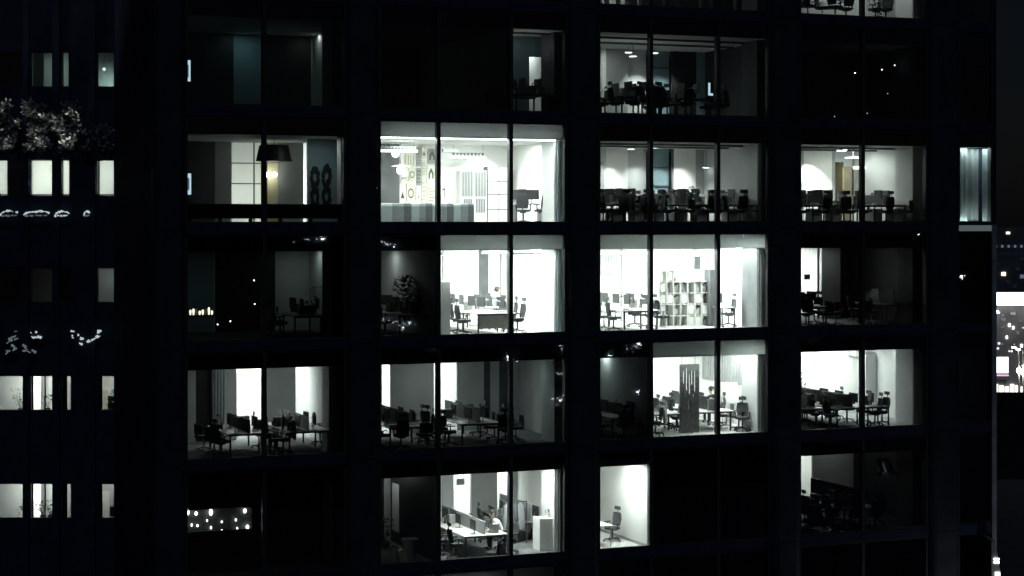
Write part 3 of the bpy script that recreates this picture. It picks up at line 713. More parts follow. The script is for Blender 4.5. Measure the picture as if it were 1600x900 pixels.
for i, Y in enumerate((2.3, 1.1)):
    px = (492, 510)[i]
    t = empty('wall_hanging', (X(px,2.57),2.57,ZF[2]+.62+.05*i-.1), 0, f'{["left","right"][i]} black figure of eight wall hanging on the blue grey wall', 'wall hanging', 'pair of black wall hangings')
    mb = MB(); mb.ring((0,.42),.40,.23,-.03,.02,30,.40,1.0,.16); mb.ring((0,1.12),.40,.22,-.03,.02,30,.42,1.0,.16); mb.box(-.07,.07,-.031,.021,.70,.84)
    mb.build('figure','black',t)
tag(MB().box(X(290,.25),X(299,.25),.28,.33,Zp(290,304,.3),Zp(290,271,.3)).build('lit_screen','screenlit'), 'small pale blue lit panel at the left edge of the gridded window room', 'screen')
tag(MB().box(X(292,.25)+.02,X(298,.25)-.04,.262,.278,Zp(290,300,.3)+.06,Zp(290,278,.3)).build('panel_cover','screendim'), 'dark cover over the blue lit panel by the gridded window room', 'cover')
tag(MB().box(X(289.5,.25),X(298,.25),.28,.33,Zp(290,127,.3),Zp(290,94,.3)).build('lit_screen','screenlit'), 'small pale blue lit panel at the left edge of the top dark room', 'screen')
tag(MB().box(X(291.5,.25)+.02,X(297,.25)-.04,.262,.278,Zp(290,124,.3)+.06,Zp(290,101,.3)).build('panel_cover','screendim'), 'dark cover over the blue lit panel of the top dark room', 'cover')

# ---- row 3, bright room -----------------------------------------------------------
BR = 'the bright room below the posters'
ceiling(3, 687, 910, 3.45, .24, 'white'); floor(3, 687, 910, 'pale')
back(3, 687, 910, 7.0, [(748,763,'dark',-.02)], 'white')
perim(3, 690, 866, 170, .42, 2.9)
for px, P in ((730, 620), (820, 800)): area(X(px,3.4), 3.4, ZF[3]+3.38, 2.2, 1.0, P)
t = empty('tall_cabinet', (X(695,.9),.9,ZF[3]+.02), 0, 'pale grey tall cabinet end beside the left mullion of the bright room', 'cabinet')
MB().box(X(688,.7)-X(695,.9)+.02, X(703,.7)-X(695,.9), -.25, .3, 0, 1.86).build('carcass','mid',t)
MB().box(X(689,.7)-X(695,.9)+.03, X(702,.7)-X(695,.9), -.272, -.252, .05, 1.82).build('door','mid',t)
island(3, 776, .8, 4.6, BR, 'white desk', (.3,1.2,2.3,3.4), (.4,1.5,2.6), (.7,1.6,2.6,3.6), (.4,1.5,2.7), W=1.45, div=0, end_panel='box', papers=((1,.6),))
x = X(768,5.6); person((x, 5.5, ZF[3]+.1), R(100), 'person in a grey top seated far back in the bright room', 'greyshirt')
chair(x+.05, 5.5, 3, R(100), 'black chair under the person in grey at the rear of the bright room')
t = empty('desk', (X(755,5.6),5.5,ZF[3]+.02), 0, 'small white desk at the rear of the bright room before the person', 'desk')
MB().box(-.4,.4,-.6,.6,.72,.75).build('tabletop','desk',t)
for sx in (-1,1):
    for sy in (-1,1): MB().box(sx*.36-.02,sx*.36+.02,sy*.55-.02,sy*.55+.02,0,.719).build('leg','alu',t)
monitor(X(757,5.6), 5.5, ZF[3]+.772, R(90), 'monitor facing the person at the rear of the bright room')
pendant(3, 690, 742, 3.6, 2.72, 'left dark linear pendant in the bright room'); pendant(3, 752, 792, 4.6, 2.76, 'middle dark linear pendant in the bright room'); pendant(3, 800, 850, 3.2, 2.72, 'right dark linear pendant in the bright room')
q = MB(); 
for px in (693, 783): q.box(X(px,6.9)-.02, X(px,6.9)+.02, 6.9, 6.97, ZF[3]+.03, ZF[3]+3.4)
part(q, 'wall_seam', 'grey')
tag(MB().box(X(834,4.2),X(848,4.2),4.0,4.2,ZF[3]+.02,ZF[3]+.1).build('floor_box','box'), 'low grey box on the floor at the right of the bright room', 'box')
curtain(3, 868, 885, .22, 'grey curtain gathered at the right of the bright room', 'sheer', 2.93)
curtain(2, 868, 885, .26, 'grey curtain gathered at the right of the poster room', 'sheer', 2.93)
# dark room left of it
DR = 'the dark plant room'
ceiling(3, 565, 687, 2.95, .22); floor(3, 565, 687, 'carpet')
back(3, 565, 687, 6.0, [(592,598,None)], 'mid', 2.95)
area(X(598,7), 7.3, ZF[3]+1.5, .8, 1.6, 70, WHITE, (R(-90),0,0)); area(X(606,3.5), 4.4, ZF[3]+2.9, .5, .3, 8)
plant(X(636,2.2), 2.2, ZF[3]+.5, 'bushy dark plant before the grey wall of the dark plant room', 1.5, 420, .5, .2, 11, .06)
island(3, 655, .9, 3.2, DR, 'dark desk', (.6,2.0), (.5,), (.6,1.8), (1.0,), div=.4, dm='darkfelt', top='box')
monitor(X(604,4.5), 4.5, ZF[3]+.8, R(-60), 'square dark monitor before the bright slit of the dark plant room')
t = empty('side_table', (X(604,4.5),4.5,ZF[3]+.02), 0, 'dark side table at the far left of the dark plant room', 'table')
MB().box(-.4,.4,-.4,.4,.74,.778).build('tabletop','dark',t)
for sx in (-1,1):
    for sy in (-1,1): MB().box(sx*.36-.02,sx*.36+.02,sy*.36-.02,sy*.36+.02,0,.739).build('leg','dark',t)

# ---- row 3, cube shelf room -------------------------------------------------------
CR = 'the cube shelf room'
ceiling(3, 910, 1226, 3.45, .24, 'white'); floor(3, 910, 1226, 'pale')
back(3, 910, 1226, 7.0, [], 'white')
perim(3, 935, 1183, 190, .42, 2.9)
for px, P in ((960, 480), (1040, 560), (1120, 640)): area(X(px,3.2), 3.2, ZF[3]+3.38, 2.0, 1.0, P)
island(3, 1003, .8, 4.2, CR, 'white desk', (.2,1.1,2.2,3.2), (.4,1.5,2.6), (.6,1.5,2.5,3.4), (.4,1.6), W=1.45, div=0, end_panel=None, papers=((-1,.4),))
chair(X(1138,2.0), 2.0, 3, R(-95), 'lone black chair in the right pane of the cube shelf room')
t = empty('desk', (X(1131,2.3),2.4,ZF[3]+.02), 0, 'white desk edge beside the lone chair of the cube shelf room', 'desk')
MB().box(-.3,.3,-.5,.7,.71,.74).build('tabletop','desk',t)
for sx in (-1,1):
    for sy in (-.45,.65): MB().box(sx*.26-.02,sx*.26+.02,sy-.02,sy+.02,0,.709).build('leg','plastic',t)
monitor(X(1127,2.2), 2.4, ZF[3]+.762, R(90), 'monitor at the mullion facing the lone chair of the cube shelf room')
Ys = 3.0; sx0, sx1 = X(1027,Ys), X(1104,Ys)
t = empty('cube_shelf', (sx0,Ys,ZF[3]+.02), 0, 'white stepped cube shelf with open and filled compartments', 'shelf')
n, cw = 7, (sx1-sx0)/7; rows_ = 4; ch = .42
fr = MB()
cols_h = [5, 5, 4, 4, 4, 5, 4]
for c in range(n+1):
    hh = max(cols_h[max(0,c-1)], cols_h[min(n-1,c)])
    fr.box(c*cw-.02, c*cw+.02, -.18, .18, 0, hh*ch)
for c in range(n):
    for k in range(cols_h[c]+1): fr.box(c*cw+.021, (c+1)*cw-.021, -.18, .18, k*ch-(.0 if k == 0 else .03), k*ch+(.03 if k == 0 else .0))
fr.build('frame','white',t)
MB().box(.0, n*cw, .181, .195, .02, 4*ch).build('back_panel','paper',t)
for (c, k) in ((0,3),(0,2),(1,2),(1,4),(0,1),(4,1),(4,0),(5,2),(5,0),(6,1),(3,2),(5,4)): MB().box(c*cw+.04,(c+1)*cw-.04,-.17,.1,k*ch+.032,k*ch+ch-.06).build('drawer','white',t)
for i, (c, k, m) in enumerate(((2,3,'box'),(3,3,'grey'),(5,1,'mid'),(6,3,'box'),(2,1,'mid'),(6,0,'box'),(2,2,'box'),(5,3,'mid'))):
    o = MB()
    for q in range(3): o.box(c*cw+.045+q*.06, c*cw+.045+q*.06+.045, -.1, .12, k*ch+.031, k*ch+.22+.04*((q*7+i) % 3))
    tag(o.build('book_row', m), f'{["grey","pale","slim","dark","low","short","mixed","small"][i]} row of folders in {["third","fourth","sixth","last","third","last","third","sixth"][i]} column of the cube shelf, {["top","second","third","bottom"][3-k]} row', 'books', 'folders on the cube shelf').location = (sx0,Ys,ZF[3]+.02)
tag(MB().box(-.12,.12,-.1,.1,0,.5).box(-.09,.09,-.106,-.101,.05,.22).build('speaker_box','dark'), 'dark upright box standing on top of the cube shelf', 'speaker').location = (sx0+5.5*cw, Ys, ZF[3]+.02+5*ch)
plant(sx0+2.5*cw, Ys, ZF[3]+.02+4*ch, 'small plant on the left top of the cube shelf', .34, 40, .12, .07, 21, .03)
area(X(1150,1.6), 1.3, ZF[3]+3.38, .8, .8, 190)
t = empty('wardrobe', (X(1111,2.7),2.8,ZF[3]+.02), 0, 'plain grey tall panel cabinet at the right end of the cube shelf', 'cabinet')
MB().box(X(1104,2.8)-X(1111,2.7)+.04, X(1118,2.8)-X(1111,2.7)+.1, -.2, .25, 0, 2.12).build('carcass','dark',t)
pendant(3, 936, 1012, 4.0, 2.72, 'left linear pendant above the desk of the cube shelf room'); pendant(3, 1025, 1108, 3.6, 2.72, 'right linear pendant above the cube shelf')
part(MB().box(X(972,6.9)-.025, X(972,6.9)+.025, 6.9, 6.97, ZF[3]+.03, ZF[3]+3.4), 'wall_seam', 'grey')
part(MB().box(X(1065,3.6)-.015, X(1065,3.6)+.015, 3.55, 3.58, ZF[3]+2.1, ZF[3]+3.44), 'hanging_rod', 'grey')
tv = X(937,6.8)
mb = MB()
for k in range(14): mb.box(X(936+k*2.5,6.8), X(937.4+k*2.5,6.8), 6.8, 6.84, ZF[3]+1.9, ZF[3]+2.72)
tag(mb.build('slat_blind','mid'), 'pale vertical slat blind at the left rear of the cube shelf room', 'blind')
curtain(3, 1185, 1202, .22, 'grey pleated curtain at the right of the cube shelf room', 'curtain', 2.93)
curtain(2, 1185, 1202, .26, 'dark pleated curtain at the right of the office of light arcs', 'curtain', 2.93)

# ---- row 3, slit room right -------------------------------------------------------
ceiling(3, 1226, 1471, 2.95, .22); floor(3, 1226, 1471, 'shadecarpet')
back(3, 1226, 1471, 6.0, [(1240,1284,None,0,2.86),(1284,1313,'mid'),(1313,1460,'black')], 'black', 2.95)  # black wall colour stands for the unlit part of the room
part(MB().box(X(1226)+.06, X(1330,7), 8.3, 8.4, ZF[3]+.02, ZF[3]+2.94), 'interior_wall', 'white')
part(MB().box(X(1330,7), X(1330,7)+.1, 6.12, 8.3, ZF[3]+.02, ZF[3]+2.94), 'interior_wall', 'white')
area(X(1262,7), 7, ZF[3]+2.9, 1.3, .8, 260); area(X(1300,5.3), 5.2, ZF[3]+2.9, .3, .3, 2.5)
part(MB().box(X(1278.5,5.9), X(1280.5,5.9), 5.9, 5.98, ZF[3]+.02, ZF[3]+2.94), 'post', 'dark')
SR = 'the slit room under the yellow door office'
t = empty('notice', (X(1262,5.9),5.93,Zp(1262,437,5.9)), 0, 'small grey notice on the bright wall of the slit room', 'notice'); MB().box(-.13,.13,0,.02,0,.22).build('sheet','dark',t)
for q_ in (-1,1): MB().tube((q_*.1,.01,.22),(q_*.1,.01,ZF[3]+2.86-Zp(1262,437,5.9)),.006,None,5).build('cord','plastic',t)
island(3, 1268, .9, 2.6, SR, 'cluttered desk', (.1,.9,1.7), (.0,.7,1.5), (.3,1.3), (.5,), div=.4, dm='darkfelt', top='box', papers=((-1,.3),(1,.4)), front=(-.4,.45))
island(3, 1410, 1.5, 2.6, 'the unlit room beside the slit room', 'dark desk', (.4,1.6), (), (.4,1.4), (), div=.4, dm='darkfelt', top='box')

# ---- row 3, unlit room left -------------------------------------------------------
UR = 'the unlit room under the gridded window'
ceiling(3, 238, 565, 2.95, .22); floor(3, 238, 565, 'shadecarpet')
back(3, 240, 565, 6.0, [(290,334,'teal'),(336,430,'black')], 'mid', 2.95)  # black segment stands for unlit wall beside the dim patches
area(X(480,4.6), 4.6, ZF[3]+2.9, .6, .3, 3.2, (.85,1,.95)); area(X(310,3.6), 3.6, ZF[3]+2.9, .5, .3, 2.4, (.75,1,1))
plant(X(490,3.2), 3.2, ZF[3]+.76, 'dark palm like plant on the desk of the unlit room', .9, 70, .3, .12, 31, .04)
island(3, 492, 1.6, 3.0, UR, 'right desk', (.5,1.8), (.6,), (.5,1.6), (.8,), div=.3, dm='darkfelt', top='box')
t = empty('lamp_row', (X(312,1.2),1.2,Zp(312,492,1.2)), 0, 'warm lit row of glass lamps at the left of the unlit room', 'lamp')
w = (X(336,1.2)-X(290,1.2))/2
MB().box(-w,w,-.06,.06,-.05,0).build('shelf','dark',t)
for k in range(9):
    x = -w+.08+k*(2*w-.16)/8; q_ = .6+.5*((k*5) % 4)/3; MB().lathe((x,0,.001),[(.02,0),(.035,.12*q_),(.03,.2*q_),(.012,.22*q_)],8).build('bulb','lamp_warm' if k % 3 else 'grey',t)
for i, (px, py) in enumerate(((397,438),(340,507),(398,475),(360,502))):
    t = empty('desk_lamp', (X(px,2),2,Zp(px,py,2)), 0, f'{["upper right","lower left","middle right","lower right"][i]} tiny lit lamp in the unlit room', 'lamp', 'tiny lamps in the unlit room')
    MB().ball((0,0,0),.022,8).build('bulb','glint',t); MB().tube((0,0,.03),(0,0,ZF[3]+2.94-Zp(px,py,2)),.006,None,5).build('cable','black',t)

# ---- row 4 corridor behind the two dim rooms --------------------------------------
KR = 'the black door room'
ceiling(4, 238, 565, 2.95, .22); ceiling(4, 565, 910, 2.95, .22); floor(4, 238, 565, 'carpet'); floor(4, 565, 910, 'carpet')
back(4, 240, 565, 5.6, [(290,303,'mid',-.3),(303,331,'black',.1),(331,352,'mid'),(370,412,None,0,2.86),(462,498,None,0,2.86),(505,512,None,0,2.86)], 'mid', 2.95)
part(MB().box(max(XC+.21,X(330,5.6)), X(565)-.06, 8.3, 8.4, ZF[4]+.02, ZF[4]+2.94), 'interior_wall', 'white')
part(MB().box(X(330,5.6)-.1, X(330,5.6), 5.72, 8.3, ZF[4]+.02, ZF[4]+2.94), 'interior_wall', 'white')
for px in (400, 480): area(X(px,7), 7, ZF[4]+2.9, 1.6, .8, 190)
area(X(390,3.6), 3.8, ZF[4]+2.92, 1.0, .3, 14)
curtain(4, 333, 352, 5.4, 'pale pleated curtain beside the black door', 'sheer', 2.8, 4, .04)
curtain(4, 514, 540, .3, 'dim pleated curtain at the right of the black door room', 'curtain', 2.9, 5)
island(4, 392, .9, 3.0, KR, 'left desk', (.2,1.1,2.1), (.2,1.0,1.9), (.6,1.8), (.7,), div=.42, dm='darkfelt', arm=False)
island(4, 484, .9, 3.2, KR, 'right desk', (.2,1.1,2.0), (.3,1.2,2.2), (.4,1.6,2.5), (.5,1.5), div=.46, dm='felt', arm=False, papers=((-1,.4),))
GL = 'the dim room of two white slits'
back(4, 565, 910, 5.6, [(560,597,'mid'),(597,610,None,0,2.86),(678,682,None,0,2.86),(688,714,None,0,2.86),(756,766,'dark'),(780,800,'dark',-.02)], 'mid', 2.95)
part(MB().box(X(565)+.06, X(910)-.06, 8.3, 8.4, ZF[4]+.02, ZF[4]+2.94), 'interior_wall', 'white')
for px in (600, 690): area(X(px,7), 7, ZF[4]+2.9, 1.2, .8, 140)
area(X(690,3.6), 4, ZF[4]+2.92, 1.0, .3, 12); area(X(805,1.9), 2.4, ZF[4]+2.92, .6, .3, 8, (.8,1,1))
island(4, 640, .9, 3.4, GL, 'left desk', (.1,.9,1.8,2.7), (.2,1.0,1.9), (.3,1.5,2.6), (.6,1.8), div=.48, dm='felt', arm=False, papers=((-1,.3),), front=(-.4,.45))
island(4, 752, 1.0, 3.6, GL, 'right desk', (.1,1.2,2.2), (.2,1.1,2.0,2.9), (.5,1.9), (.5,1.8,3.0), div=.5, dm='felt', arm=False)
for i, (px, Y, rz) in enumerate(((790,1.0,2.6),(806,1.5,4.2),(797,2.2,1.2))): chair(X(px,Y), Y, 4, rz, f'{["nearest","middle","rear"][i]} black chair by the pale end wall, the dim room of two white slits')

# ---- row 4, slotted screen room ---------------------------------------------------
XR4 = 'the slotted screen room'
ceiling(4, 910, 1017, 2.95, .22); ceiling(4, 1017, 1226, 3.45, .24); floor(4, 910, 1017, 'carpet'); floor(4, 1017, 1226, 'pale')
back(4, 1017, 1226, 6.4, [(1010,1100,'white')], 'grey')
area(X(1030,5), 5.2, ZF[4]+3.38, 1.2, .6, 240); area(X(1120,3.6), 2.9, ZF[4]+3.38, 1.4, .8, 170); area(X(1150,1.2), 1.2, ZF[4]+3.38, .8, .6, 120); perim(4, 1022, 1183, 46, .42, 2.85)
mb = MB()
xs0, xs1 = X(1100,6.2), X(1140,6.2)
for k in range(24): mb.box(X(1226)-.06-.05, X(1226)-.06, 1.7+k*.19, 1.7+k*.19+.1, ZF[4]+1.55, ZF[4]+3.0)
part(mb, 'ribbed_panel', 'grey')
Yh = .75; xh0, xh1 = X(1062,Yh), X(1092,Yh)
t = empty('slotted_screen', ((xh0+xh1)/2,Yh,Zp(1077,676,Yh)), 0, 'dark hanging screen with pale vertical slots on two wires', 'screen')
w = (xh1-xh0)/2; hh = Zp(1077,569,Yh)-Zp(1077,676,Yh)
sl = [(-.6,.72,.90),(-.3,.62,.95),(.0,.55,.85),(.25,.7,.92),(.55,.6,.9),(-.45,.45,.6),(.4,.42,.55),(-.1,.35,.5)]
cuts = sorted(set([-1,1]+[v for s_ in sl for v in (s_[0]-.055, s_[0]+.055)])); mb = MB()
for i in range(len(cuts)-1):
    c = (cuts[i]+cuts[i+1])/2; hs = sorted([(s_[1],s_[2]) for s_ in sl if abs(s_[0]-c) < .056]); z = 0
    for a, b in hs: mb.box(cuts[i]*w,cuts[i+1]*w,-.02,.02,z*hh,a*hh); z = b
    mb.box(cuts[i]*w,cuts[i+1]*w,-.02,.02,z*hh,hh)
mb.build('panel','screenfelt',t)
for s in (-.8,.6): MB().tube((s*w,0,hh),(s*w,0,ZF[4]+3.44-Zp(1077,676,Yh)),.008,None,5).build('wire','plastic',t)
island(4, 1044, 1.5, 3.8, XR4, 'left desk', (.2,1.0,1.9,3.0), (.4,1.4,2.4), (.4,1.8,3.0), (.8,), div=.42, dm='felt')
island(4, 1118, 1.6, 3.6, XR4, 'right desk', (.0,.9,1.9), (.1,.9,1.9,2.8), (.4,1.6,2.6), (.6,1.8), div=.42, dm='darkfelt')
chair(X(1160,1.3), 1.3, 4, R(-20), 'black chair nearest the white wall of the slotted screen room')
x = X(1113,4.6); person((x,4.4,ZF[4]+.02), R(-70), 'person in black seated behind the slotted screen', 'blackshirt')
t = empty('whiteboard', (X(1146,3.4),3.4,ZF[4]+.02), R(-25), 'white flip board on legs beside the ribbed wall', 'whiteboard')
MB().box(-.45,.45,-.02,.02,.85,1.6).build('board','white',t)
for s in (-1,1): MB().tube((s*.4,.03,0),(s*.4,.03,1.6),.02).build('leg','alu',t)
curtain(4, 1185, 1202, .22, 'pale pleated curtain at the right of the slotted screen room', 'curtain', 2.93)
# dark left part
HR = 'the dim room left of the slotted screen'
back(4, 910, 1017, 6.0, [], 'mid', 2.95)
area(X(940,4), 3.6, ZF[4]+2.9, .6, .3, 24, (.88,1,1))
island(4, 985, .9, 3.2, HR, 'dark desk', (.1,.9,1.8), (.2,1.1,2.0), (.4,1.6), (.6,), div=.4, dm='darkfelt', top='box', arm=False, front=(-.4,.45))

# ---- row 4, whiteboard room -------------------------------------------------------
WR = 'the whiteboard room'
ceiling(4, 1226, 1471, 2.95, .22); floor(4, 1226, 1471, 'carpet')
back(4, 1226, 1471, 6.0, [(1226,1352,'white')], 'mid', 2.95)
area(X(1290,5.0), 4.9, ZF[4]+2.9, 2.4, .4, 250); area(X(1390,3), 2.6, ZF[4]+2.9, .9, .4, 30)
part(MB().box(X(1340,5.6)-.2, X(1340,5.6)+.2, 5.4, 5.95, ZF[4]+2.3, ZF[4]+2.9), 'beam', 'mid')
mb = MB()
for k in range(16): mb.box(X(1335+k*4,4.9), X(1337+k*4,4.9), 4.7, 5.0, ZF[4]+2.62, ZF[4]+2.92)
tag(mb.build('slat_valance','grey'), 'row of grey ceiling slats above the whiteboard', 'slats')
t = empty('whiteboard', (X(1374,4.4),4.4,ZF[4]+.02), 0, 'tall pale blank whiteboard panel in the whiteboard room', 'whiteboard')
w = (X(1396,4.4)-X(1352,4.4))/2
MB().box(-w,w,-.03,.03,.05,2.45).build('board','mid',t); MB().box(-w-.04,w+.04,.031,.05,.0,2.5).build('frame','grey',t)
island(4, 1334, .9, 4.6, WR, 'long dark desk', (.0,.8,1.6,2.4,3.3), (.2,1.0,2.0,3.0), (.4,1.4,2.4,3.4), (.5,1.5,2.6), div=.46, dm='darkfelt', arm=False, papers=((-1,.4),(-1,1.6)))
island(4, 1262, 1.2, 3.0, WR, 'left desk', (.3,1.2), (.2,1.0,1.9), (.5,), (.5,1.6), div=.4, dm='felt', arm=False, papers=((1,.4),))
chair(X(1378,1.3), 1.3, 4, R(-80), 'black chair silhouetted alone before the whiteboard')
t = empty('desk', (X(1366,1.2),1.3,ZF[4]+.02), 0, 'thin legged dark table before the whiteboard', 'table')
MB().box(-.5,.5,-.4,.4,.7,.73).build('tabletop','dark',t)
for sx in (-1,1):
    for sy in (-1,1): MB().box(sx*.46-.02,sx*.46+.02,sy*.36-.02,sy*.36+.02,0,.699).build('leg','plastic',t)
monitor(X(1362,1.3), 1.35, ZF[4]+.752, R(80), 'dark monitor on the thin legged table before the whiteboard')
plant(X(1254,4.0), 4.0, ZF[4]+.8, 'spiky green plant at the left edge of the whiteboard room', 1.0, 60, .2, .13, 41, .045)
curtain(4, 1428, 1447, .24, 'dim pleated curtain at the right of the whiteboard room', 'curtain', 2.93)

# ---- row 5, big lower room --------------------------------------------------------
LR = 'the lower bright room'
ceiling(5, 687, 910, 2.95, .22, 'white'); floor(5, 687, 910, 'carpet')
back(5, 687, 910, 5.8, [(680,709,'mid'),(709,736,None,0,2.86),(737,777,'grey'),(777,800,None,0,2.86),(800,850,'grey')], 'mid', 2.95)
part(MB().box(X(687)+.06, X(910)-.06, 8.3, 8.4, ZF[5]+.02, ZF[5]+2.94), 'interior_wall', 'white')
for px in (710, 780): area(X(px,7), 7, ZF[5]+2.9, 1.2, .8, 130)
area(X(745,1.4), 1.4, ZF[5]+2.9, 1.2, .5, 150); area(X(835,1.0), 1.0, ZF[5]+2.9, .6, .5, 105); perim(5, 690, 866, 30, .3)
t = empty('notice', (X(720,5.7),5.72,Zp(720,758,5.7)), 0, 'small grey sign hanging in the left bright slit of the lower bright room', 'sign'); MB().box(-.16,.16,0,.02,0,.24).build('sheet','box',t)
for s in (-1,1): MB().tube((s*.12,.01,.24),(s*.12,.01,ZF[5]+2.86-Zp(720,758,5.7)),.006,None,5).build('cord','plastic',t)
island(5, 760, .55, 4.4, LR, 'white desk', (.1,1.0,2.0,3.0), (.3,2.9), (.5,1.9,3.2), (.6,), W=1.62, div=.45, dm='mid', bags=1, arm=False, papers=((1,.6),))
x = X(760,.55)+1.05
person((x-.02,1.75,ZF[5]+.02), R(-90), 'person in a white shirt leaning over the white desk', 'shirt', .25, .5)
chair(x+.08, 1.75, 5, R(-90), 'black chair under the person in the white shirt')
place('lamp', make_lamp, (X(738,2.5), 2.6, ZF[5]+.762), 1, 'thin desk lamp beside the divider of the lower bright room', 'desk lamp')
t = empty('white_cabinet', (X(848,1.6),1.2,ZF[5]+.02), 0, 'white waist high cabinet by the bright wall of the lower bright room', 'cabinet')
MB().box(-.42,.42,-.3,.3,0,1.12).build('carcass','white',t)
MB().box(-.40,0-.005,-.318,-.301,.04,1.08).build('door','white',t); MB().box(.005,.40,-.318,-.301,.04,1.08).build('door','white',t)
plant(X(848,1.6)+.1, 1.2, ZF[5]+1.14, 'small dark plant on the white cabinet', .28, 40, .14, .06, 51, .03)
island(5, 833, 2.6, 3.2, LR, 'rear grey desk', (.2,1.1,2.0), (.3,1.3), (.4,1.2,2.2), (.5,1.4), div=.62, dm='felt', arm=False, top='box', clutter=6, bags=2)
t = empty('coat_rack', (X(806,2.4),2.6,ZF[5]+.02), 0, 'grey jackets on a rack behind the mullion of the lower bright room', 'coat rack')
MB().tube((-.4,0,1.5),(.5,0,1.5),.02).build('rail','plastic',t)
for s in (-.4,.5): MB().tube((s,0,0),(s,0,1.5),.02).build('leg','plastic',t)
for k in range(3): MB().lathe((-.25+k*.25,0,.55),[(.16,0),(.17,.4),(.13,.8),(.04,.93)],10).build('jacket',['box','darkfelt','greyshirt'][k],t)
curtain(5, 871, 885, .22, 'grey pleated curtain at the right of the lower bright room', 'curtain', 2.93)
# dark left pane
LD = 'the dark room left of the white desk'
ceiling(5, 565, 687, 2.95, .22); floor(5, 565, 687, 'carpet')
back(5, 565, 687, 5.0, [(600,616,'mid',-.02)], 'black', 2.95)
part(MB().box(X(687)-.075, X(687)-.052, 4.0, 4.75, ZF[5]+.45, ZF[5]+2.15), 'wall_panel', 'mid'); area(X(687)-.9, 4.3, ZF[5]+2.5, .3, .5, 4.5, WHITE, (0,R(-50),0)); perim(5, 595, 640, 4, .35)
plant(X(603,.9), .95, ZF[5]+.45, 'pale edged plant at the left of the dark lower room', .95, 80, .24, .16, 61, .06)
place('bin', make_bin, (X(640,1.0), 1.0, ZF[5]+.02), 0, 'round grey bin in the dark lower room', 'bin').scale = (1.7,1.7,1.9)
t = empty('paper_bag', (X(618,.75),.75,ZF[5]+.02), .4, 'pale paper bag standing at the window of the dark lower room', 'bag')
MB()._a([(-.16,-.09,0),(.16,-.09,0),(.16,.09,0),(-.16,.09,0),(-.2,-.11,.48),(.12,-.11,.48),(.12,.11,.48),(-.2,.11,.48)],[(0,3,2,1),(0,1,5,4),(1,2,6,5),(2,3,7,6),(3,0,4,7)]).build('bag','paper',t)
for s in (-1,1): MB().ring((-.04,.5),.08,.015,s*.1-.006,s*.1+.006,12).build('handle','pot',t)
t = empty('paper_bag', (X(629,.75),.72,ZF[5]+.02), .2, 'second pale paper bag slumped against the first in the dark lower room', 'bag')
MB()._a([(-.14,-.09,0),(.16,-.09,0),(.16,.09,0),(-.14,.09,0),(-.24,-.08,.42),(.04,-.08,.44),(.04,.08,.44),(-.24,.08,.42)],[(0,3,2,1),(0,1,5,4),(1,2,6,5),(2,3,7,6),(3,0,4,7),(4,5,6,7)]).build('bag','paper',t)

# ---- row 5, lone chair room -------------------------------------------------------
ceiling(5, 910, 1017, 2.95, .22, 'white'); floor(5, 910, 1017, 'pale'); back(5, 910, 1017, 5.0, [], 'white', 2.95)
area(X(962,.9), .9, ZF[5]+2.9, .5, 1.0, 170); area(X(950,3.6), 3.6, ZF[5]+2.9, .5, .5, 8)
part(MB().box(X(1017)-.072, X(1017)-.051, .2, 4.98, ZF[5]+.02, ZF[5]+.12), 'skirting', 'grey')
x = X(944,1.0); t = empty('desk', (x-.35,1.3,ZF[5]+.02), 0, 'white table corner in the small bright room', 'table')
MB().box(-.7,.62,-.45,.6,.71,.74).build('tabletop','desk',t)
for sx in (-.65,.56):
    for sy in (-.4,.55): MB().box(sx-.02,sx+.02,sy-.02,sy+.02,0,.709).build('leg','alu',t)
chair(X(960,1.6), 1.75, 5, R(-78), 'lone black chair in the small bright room')
part(MB().box(X(1018), X(1203), .12, .2, ZF[5]+.05, ZF[5]+2.95), 'dark_blind', 'clad')
ceiling(5, 1017, 1226, 2.95, .22)

# ---- row 5, right dim room --------------------------------------------------------
TR = 'the lower right dim room'
ceiling(5, 1226, 1471, 2.95, .22); floor(5, 1226, 1471, 'shadecarpet')
back(5, 1226, 1471, 6.0, [(1240,1270,None,0,2.86),(1342,1460,'black')], 'mid', 2.95)  # black segment puts the shade of the right pane into the wall
part(MB().box(X(1226)+.06, X(1330,8), 8.3, 8.4, ZF[5]+.02, ZF[5]+2.94), 'interior_wall', 'white')
part(MB().box(X(1330,8), X(1330,8)+.1, 6.12, 8.3, ZF[5]+.02, ZF[5]+2.94), 'interior_wall', 'white')
area(X(1255,7), 7, ZF[5]+2.9, .8, .7, 120); area(X(1310,5.3), 5.0, ZF[5]+2.9, .6, .3, 3.5)
island(5, 1275, 1.0, 3.4, TR, 'left desk', (.4,1.8), (.5,), (.3,1.5,2.6), (.6,), div=.42, dm='darkfelt', arm=True, top='box', papers=((-1,.2),), front=(-.4,.45))
island(5, 1345, 1.0, 3.6, TR, 'right desk', (.5,1.9), (.5,), (.4,1.6), (.6,), div=.7, dm='black', arm=False, top='box', front=(-.4,.45))
t = empty('cloth_rolls', (X(1382,.7),.7,Zp(1385,742,.7)), 0, 'two pale rolled cloths in a hanging tray of the lower right dim room', 'cloth rolls')
for k in range(2): MB().tube((-.25+k*.3,0,.62),(-.02+k*.3,0,.12),.11,.12,10).build('roll','teal',t)
MB().box(-.2,.6,-.15,.15,-.02,.1).build('tray','box',t)
for q_ in (-.18,.5): MB().tube((q_,0,.1),(q_,0,ZF[5]+2.94-Zp(1385,742,.7)),.008,None,5).build('cord','black',t)
spot(X(1384,.5), .5, ZF[5]+2.9, 10, 34, .9)

